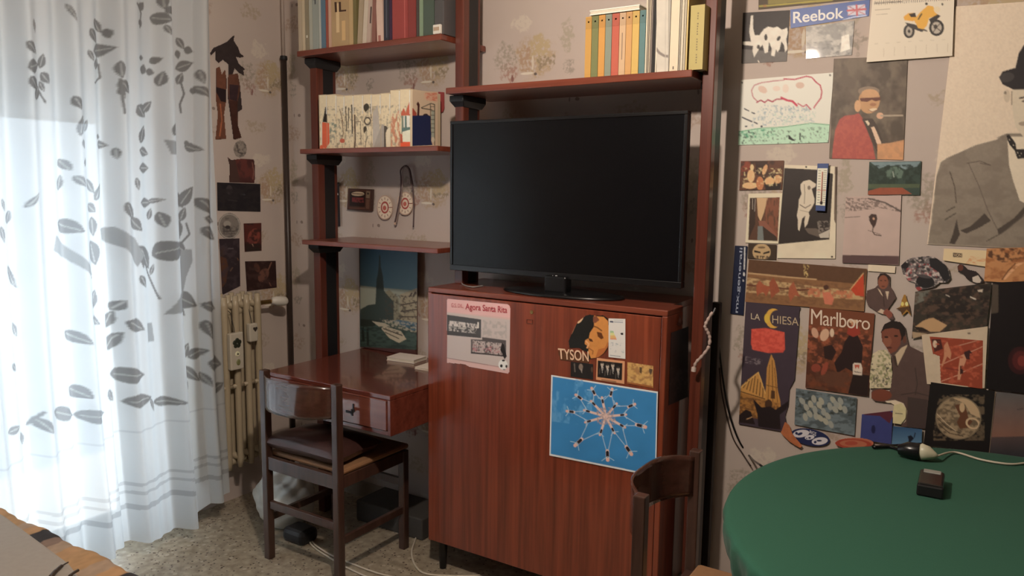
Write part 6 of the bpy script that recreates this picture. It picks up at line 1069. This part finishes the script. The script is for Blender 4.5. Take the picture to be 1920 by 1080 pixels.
wp('red running track card with two bending runners', [(1743, 631), (1843, 638.5), (1842, 729), (1760, 718)], (140, 64, 46), [('l', (196, 146, 122), 1.6, [(1762, 716), (1800, 702)]), ('l', (190, 140, 118), 1.6, [(1764, 684), (1842, 650)]), ('l', (190, 140, 118), 1.6, [(1800, 700), (1842, 682)]), ('l', (186, 140, 118), 1.4, [(1790, 650), (1842, 636)]), ('p', (70, 36, 32), [(1746, 636), (1764, 636), (1768, 654), (1752, 660)]), ('e', (196, 172, 150), 1753, 645, 4, 7), ('p', (184, 128, 98), [(1770, 648), (1776, 640), (1784, 662), (1782, 674), (1776, 668), (1768, 686), (1764, 690), (1770, 668)]), ('p', (60, 36, 36), [(1808, 660), (1818, 656), (1824, 664), (1818, 674), (1806, 672)]), ('p', (190, 136, 108), [(1800, 668), (1808, 664), (1812, 674), (1806, 690), (1800, 712), (1795, 712), (1797, 690)]), ('p', (60, 34, 32), [(1800, 686), (1806, 686), (1806, 700), (1800, 702)]), ('l', (120, 50, 42), 3, [(1774, 690), (1796, 694)]), ('m', (170, 84, 62), .62, (7, 5), 4, None)], clip=[(1743, 631), (1843, 638.5), (1842, 729), (1764, 717), (1762, 668), (1746, 662)], step=1.1)
wp('black square card with a sepia globe full of figures', [(1745.5, 716.5), (1867.5, 734), (1855, 850.5), (1731.5, 834)], (26, 22, 22), [('e', (150, 130, 104), 1797, 783.5, 42.5, 40, 8), ('m', (96, 82, 66), .5, (7, 5), 4, [(1750, 740), (1846, 740), (1846, 826), (1750, 826)]), ('p', (180, 154, 122), [(1786, 746), (1816, 748), (1834, 762), (1838, 784), (1820, 776), (1808, 756)]), ('p', (96, 62, 44), [(1790, 760), (1806, 756), (1812, 768), (1816, 784), (1824, 790), (1814, 802), (1800, 804), (1794, 792), (1800, 780)]), ('e', (186, 158, 124), 1804, 764, 5, 9), ('o', (190, 164, 132), 1824, 794, 12, 9, 3, 20), ('l', (60, 50, 40), 1.4, [(1760, 796), (1780, 812), (1806, 818)]), ('l', (60, 50, 40), 1.4, [(1758, 784), (1776, 802), (1800, 812)]), ('l', (186, 166, 138), 1.4, [(1757, 776), (1774, 794), (1792, 808)]), ('pp', (26, 22, 22), [[(1738, 720), (1765, 722), (1757, 760), (1752, 800), (1736, 800)]]), ('o', (120, 106, 86), 1797, 783.5, 42, 39.5, 2, 8), ('l', (150, 130, 110), 1.2, [(1867, 734), (1855, 850)])], step=1.2)
wp('tall nearly black poster with a blurred red glow at the right edge', [(1861.5, 530), (1990, 524), (1985, 745), (1849, 729)], (24, 18, 20), [('p', (76, 66, 58), [(1861, 532), (1872, 534), (1872, 586), (1858, 588)]), ('e', (52, 24, 26), 1912, 676, 22, 26), ('e', (80, 34, 34), 1913, 676, 15, 18), ('e', (112, 48, 44), 1916, 677, 8, 10)], step=1.8, name='poster', cat='poster')
wp('grey and pink sunset photo at the lower right edge behind the table', [(1868.5, 734.5), (1990, 748), (1980, 880), (1855, 852)], (92, 84, 82), [('g', (92, 88, 88), (122, 88, 76), 740, 815, [(1850, 730), (1990, 730), (1990, 818), (1850, 822)]), ('g', (80, 66, 66), (52, 50, 54), 816, 850, [(1850, 820), (1990, 816), (1990, 890), (1850, 860)]), ('n', .08, 18, 4), ('l', (60, 56, 56), 1.5, [(1908, 768), (1918, 766)])], step=1.8)
wp('blue card with a small dark balloon, left of the two blue ones', [(1616, 777), (1674, 770), (1671, 833), (1613, 824)], (58, 64, 116), [('p', (84, 40, 52), [(1618, 766), (1660, 764), (1676, 776), (1668, 794), (1650, 780), (1620, 778)]), ('e', (34, 36, 72), 1637.5, 805, 4, 8), ('n', .06, 10, 3)], step=1.3)
wp('blue card with a black leaping figure, right of the two blue ones', [(1674.5, 799), (1729, 805), (1727, 850), (1671, 846)], (56, 88, 124), [('g', (48, 76, 110), (92, 128, 156), 800, 840, [(1670, 798), (1730, 800), (1730, 852), (1670, 850)]), ('p', (22, 26, 40), [(1702, 818), (1708, 816), (1714, 822), (1708, 828), (1704, 838), (1700, 832), (1704, 826)]), ('l', (22, 26, 40), 2, [(1714, 820), (1716, 812)])], step=1.2)
wp('cream paper tag at the suited man elbow', [(1674, 752), (1702, 756), (1699, 797), (1672, 793)], (196, 186, 146), [('l', (90, 84, 66), 1.4, [(1679, 775), (1692, 776)]), ('n', .08, 6, 3)], clip=[(1676, 760), (1690, 756), (1699, 766), (1698, 784), (1688, 797), (1674, 793), (1674, 774)], step=1, name='paper_tag', cat='tag')
wp('red-brown oval label half hidden behind the table edge', [(1565, 818), (1645, 822), (1640, 842), (1562, 838)], (168, 100, 76), [('o', (150, 62, 48), 1600, 832, 30, 8, 2.4, 3), ('e', (156, 72, 56), 1596, 831, 12, 4)], clip=[(1602+36*math.cos(t), 831+10*math.sin(t)) for t in [i*math.pi/15 for i in range(30)]], step=1, name='sticker', cat='sticker')
wp('torn strip of orange paper beside the blue oval sticker', [(1466, 790), (1504, 800), (1504, 842), (1464, 820)], (166, 100, 66), [('n', .2, 6, 3)], clip=[(1472, 790), (1480, 798), (1486, 814), (1504, 836), (1500, 840), (1480, 828), (1464, 812)], step=1.1, name='paper_scrap', cat='scrap')

# ---------------------------------------------------------------- pictures on the window wall above the radiator
def lw(label, quad, base, ops, clip=None, k=1.7, step=1.1, name='picture', cat='picture', mat=None):
    LAY[0] += 1
    return picture(name, quad, 0, WX+0.0018+0.0003*(LAY[0] % 6), base, ops, k, step, clip, mat, None, 0.0008, label, cat)
lw('cut-out of two dancing women under a big dark plume', [(392, 62), (466, 62), (466, 268), (392, 268)], (46, 38, 38), [
    ('p', (92, 58, 44), [(405, 125), (424, 128), (424, 170), (426, 190), (424, 225), (424, 262), (403, 262), (408, 210), (404, 180), (406, 165)]), ('p', (34, 24, 26), [(405, 163), (424, 168), (424, 192), (414, 190), (405, 172)]), ('l', (150, 90, 62), 2, [(413, 195), (416, 225), (412, 255)]), ('p', (84, 54, 42), [(428, 140), (447, 138), (450, 168), (444, 200), (446, 230), (452, 256), (440, 260), (436, 230), (430, 190), (426, 160)]), ('p', (48, 34, 38), [(430, 158), (448, 160), (444, 190), (430, 186)]), ('p', (58, 34, 28), [(430, 188), (446, 190), (444, 226), (453, 258), (438, 262), (434, 226)]), ('n', .2, 6, 2)],
    clip=[[(394, 100), (400, 90), (414, 84), (426, 78), (436, 68), (440, 66), (438, 76), (446, 88), (450, 100), (458, 106), (450, 108), (442, 106), (448, 120), (460, 130), (456, 132), (458, 142), (448, 136), (440, 128), (436, 140), (428, 146), (428, 120), (418, 112), (410, 118), (404, 112), (404, 96), (396, 104)],
          [(405, 128), (412, 125), (416, 140), (422, 130), (425, 150), (424, 190), (420, 215), (424, 260), (404, 262), (409, 215), (405, 185)], [(428, 140), (446, 138), (450, 160), (454, 205), (446, 210), (446, 235), (453, 258), (438, 262), (434, 230), (427, 180)]], name='cutout')
lw('small round whitish sticker below the dancing women', [(436, 262), (464, 262), (464, 297), (436, 297)], (128, 120, 112), [('m', (78, 72, 70), .6, (4, 4), 4, None), ('l', (60, 54, 52), 1.6, [(445, 272), (447, 286), (456, 288)])], clip=[(450.5+12*math.cos(t), 279.5+16*math.sin(t)) for t in [i*math.pi/15 for i in range(30)]], name='sticker', cat='sticker')
lw('dull red card under the small round sticker', [(427, 295), (478, 298), (478, 343), (428, 342)], (84, 44, 40), [('m', (60, 34, 34), .5, (8, 12), 3, None), ('p', (62, 44, 40), [(427, 295), (440, 296), (448, 330), (450, 342), (428, 342)]), ('l', (120, 84, 74), 1.6, [(473, 305), (476, 322), (474, 336)])], clip=[(427, 295), (434, 300), (450, 298), (476, 299), (479, 320), (477, 343), (430, 342), (431, 312)])
lw('wide black card above the big round sticker on the window wall', [(407, 342), (488, 345), (488.5, 397), (408, 395)], (26, 24, 28), [('e', (54, 48, 50), 430, 356, 6, 9), ('l', (60, 60, 64), 2, [(451, 364), (459, 365)]), ('m', (36, 32, 34), .55, (10, 7), 3, None), ('l', (52, 46, 46), 1.4, [(428, 375), (445, 377)])])
lw('big round grey-white sticker between the black card and the dark posters', [(406, 398), (454, 398), (454, 450), (406, 450)], (110, 104, 98), [('m', (70, 66, 64), .6, (6, 5), 4, None), ('o', (150, 144, 136), 430, 424, 19.5, 22.5, 1.6), ('e', (134, 128, 120), 426, 420, 7, 6), ('e', (50, 46, 46), 427, 426, 5, 3.4), ('l', (66, 60, 58), 1.4, [(418, 434), (444, 433)]), ('l', (66, 60, 58), 1.2, [(420, 439), (440, 438)])], clip=[(430+21*math.cos(t), 424+24.5*math.sin(t)) for t in [i*math.pi/15 for i in range(30)]], name='sticker', cat='sticker')
lw('tall dark poster at the curtain edge above the radiator', [(411, 448), (449, 447), (450.5, 536), (417, 553)], (40, 32, 36), [('p', (74, 48, 34), [(413, 480), (424, 484), (428, 500), (424, 530), (416, 540)]), ('e', (56, 42, 36), 418, 470, 5, 10), ('l', (84, 76, 78), 2, [(428, 466), (437, 466)]), ('m', (56, 46, 50), .6, (8, 8), 4, None), ('l', (90, 70, 56), 2, [(432, 508), (436, 502)]), ('l', (100, 70, 50), 1.6, [(445, 484), (447, 488)])])
lw('small red and brown picture card right of the big round sticker', [(457, 419), (490, 418), (490.5, 470), (459, 472)], (72, 34, 30), [('e', (112, 56, 46), 476, 444, 11, 16, 20), ('e', (92, 46, 42), 470, 452, 7, 8), ('p', (36, 28, 24), [(459, 458), (488, 456), (488, 470), (460, 472)]), ('l', (170, 140, 116), 1.4, [(473, 458), (475, 462)]), ('m', (44, 26, 24), .58, (6, 6), 4, None)])
lw('dark brown picture card lowest of the window wall, right above the radiator', [(459.5, 490), (517, 489), (519, 539), (463, 546)], (40, 24, 22), [('e', (92, 62, 52), 494, 516, 9, 14, 30), ('l', (112, 80, 66), 2, [(503, 506), (509, 492)]), ('e', (74, 46, 38), 482, 502, 5, 9, -20), ('m', (56, 38, 36), .55, (6, 6), 4, None), ('l', (100, 70, 58), 1.6, [(505, 530), (508, 536)])])
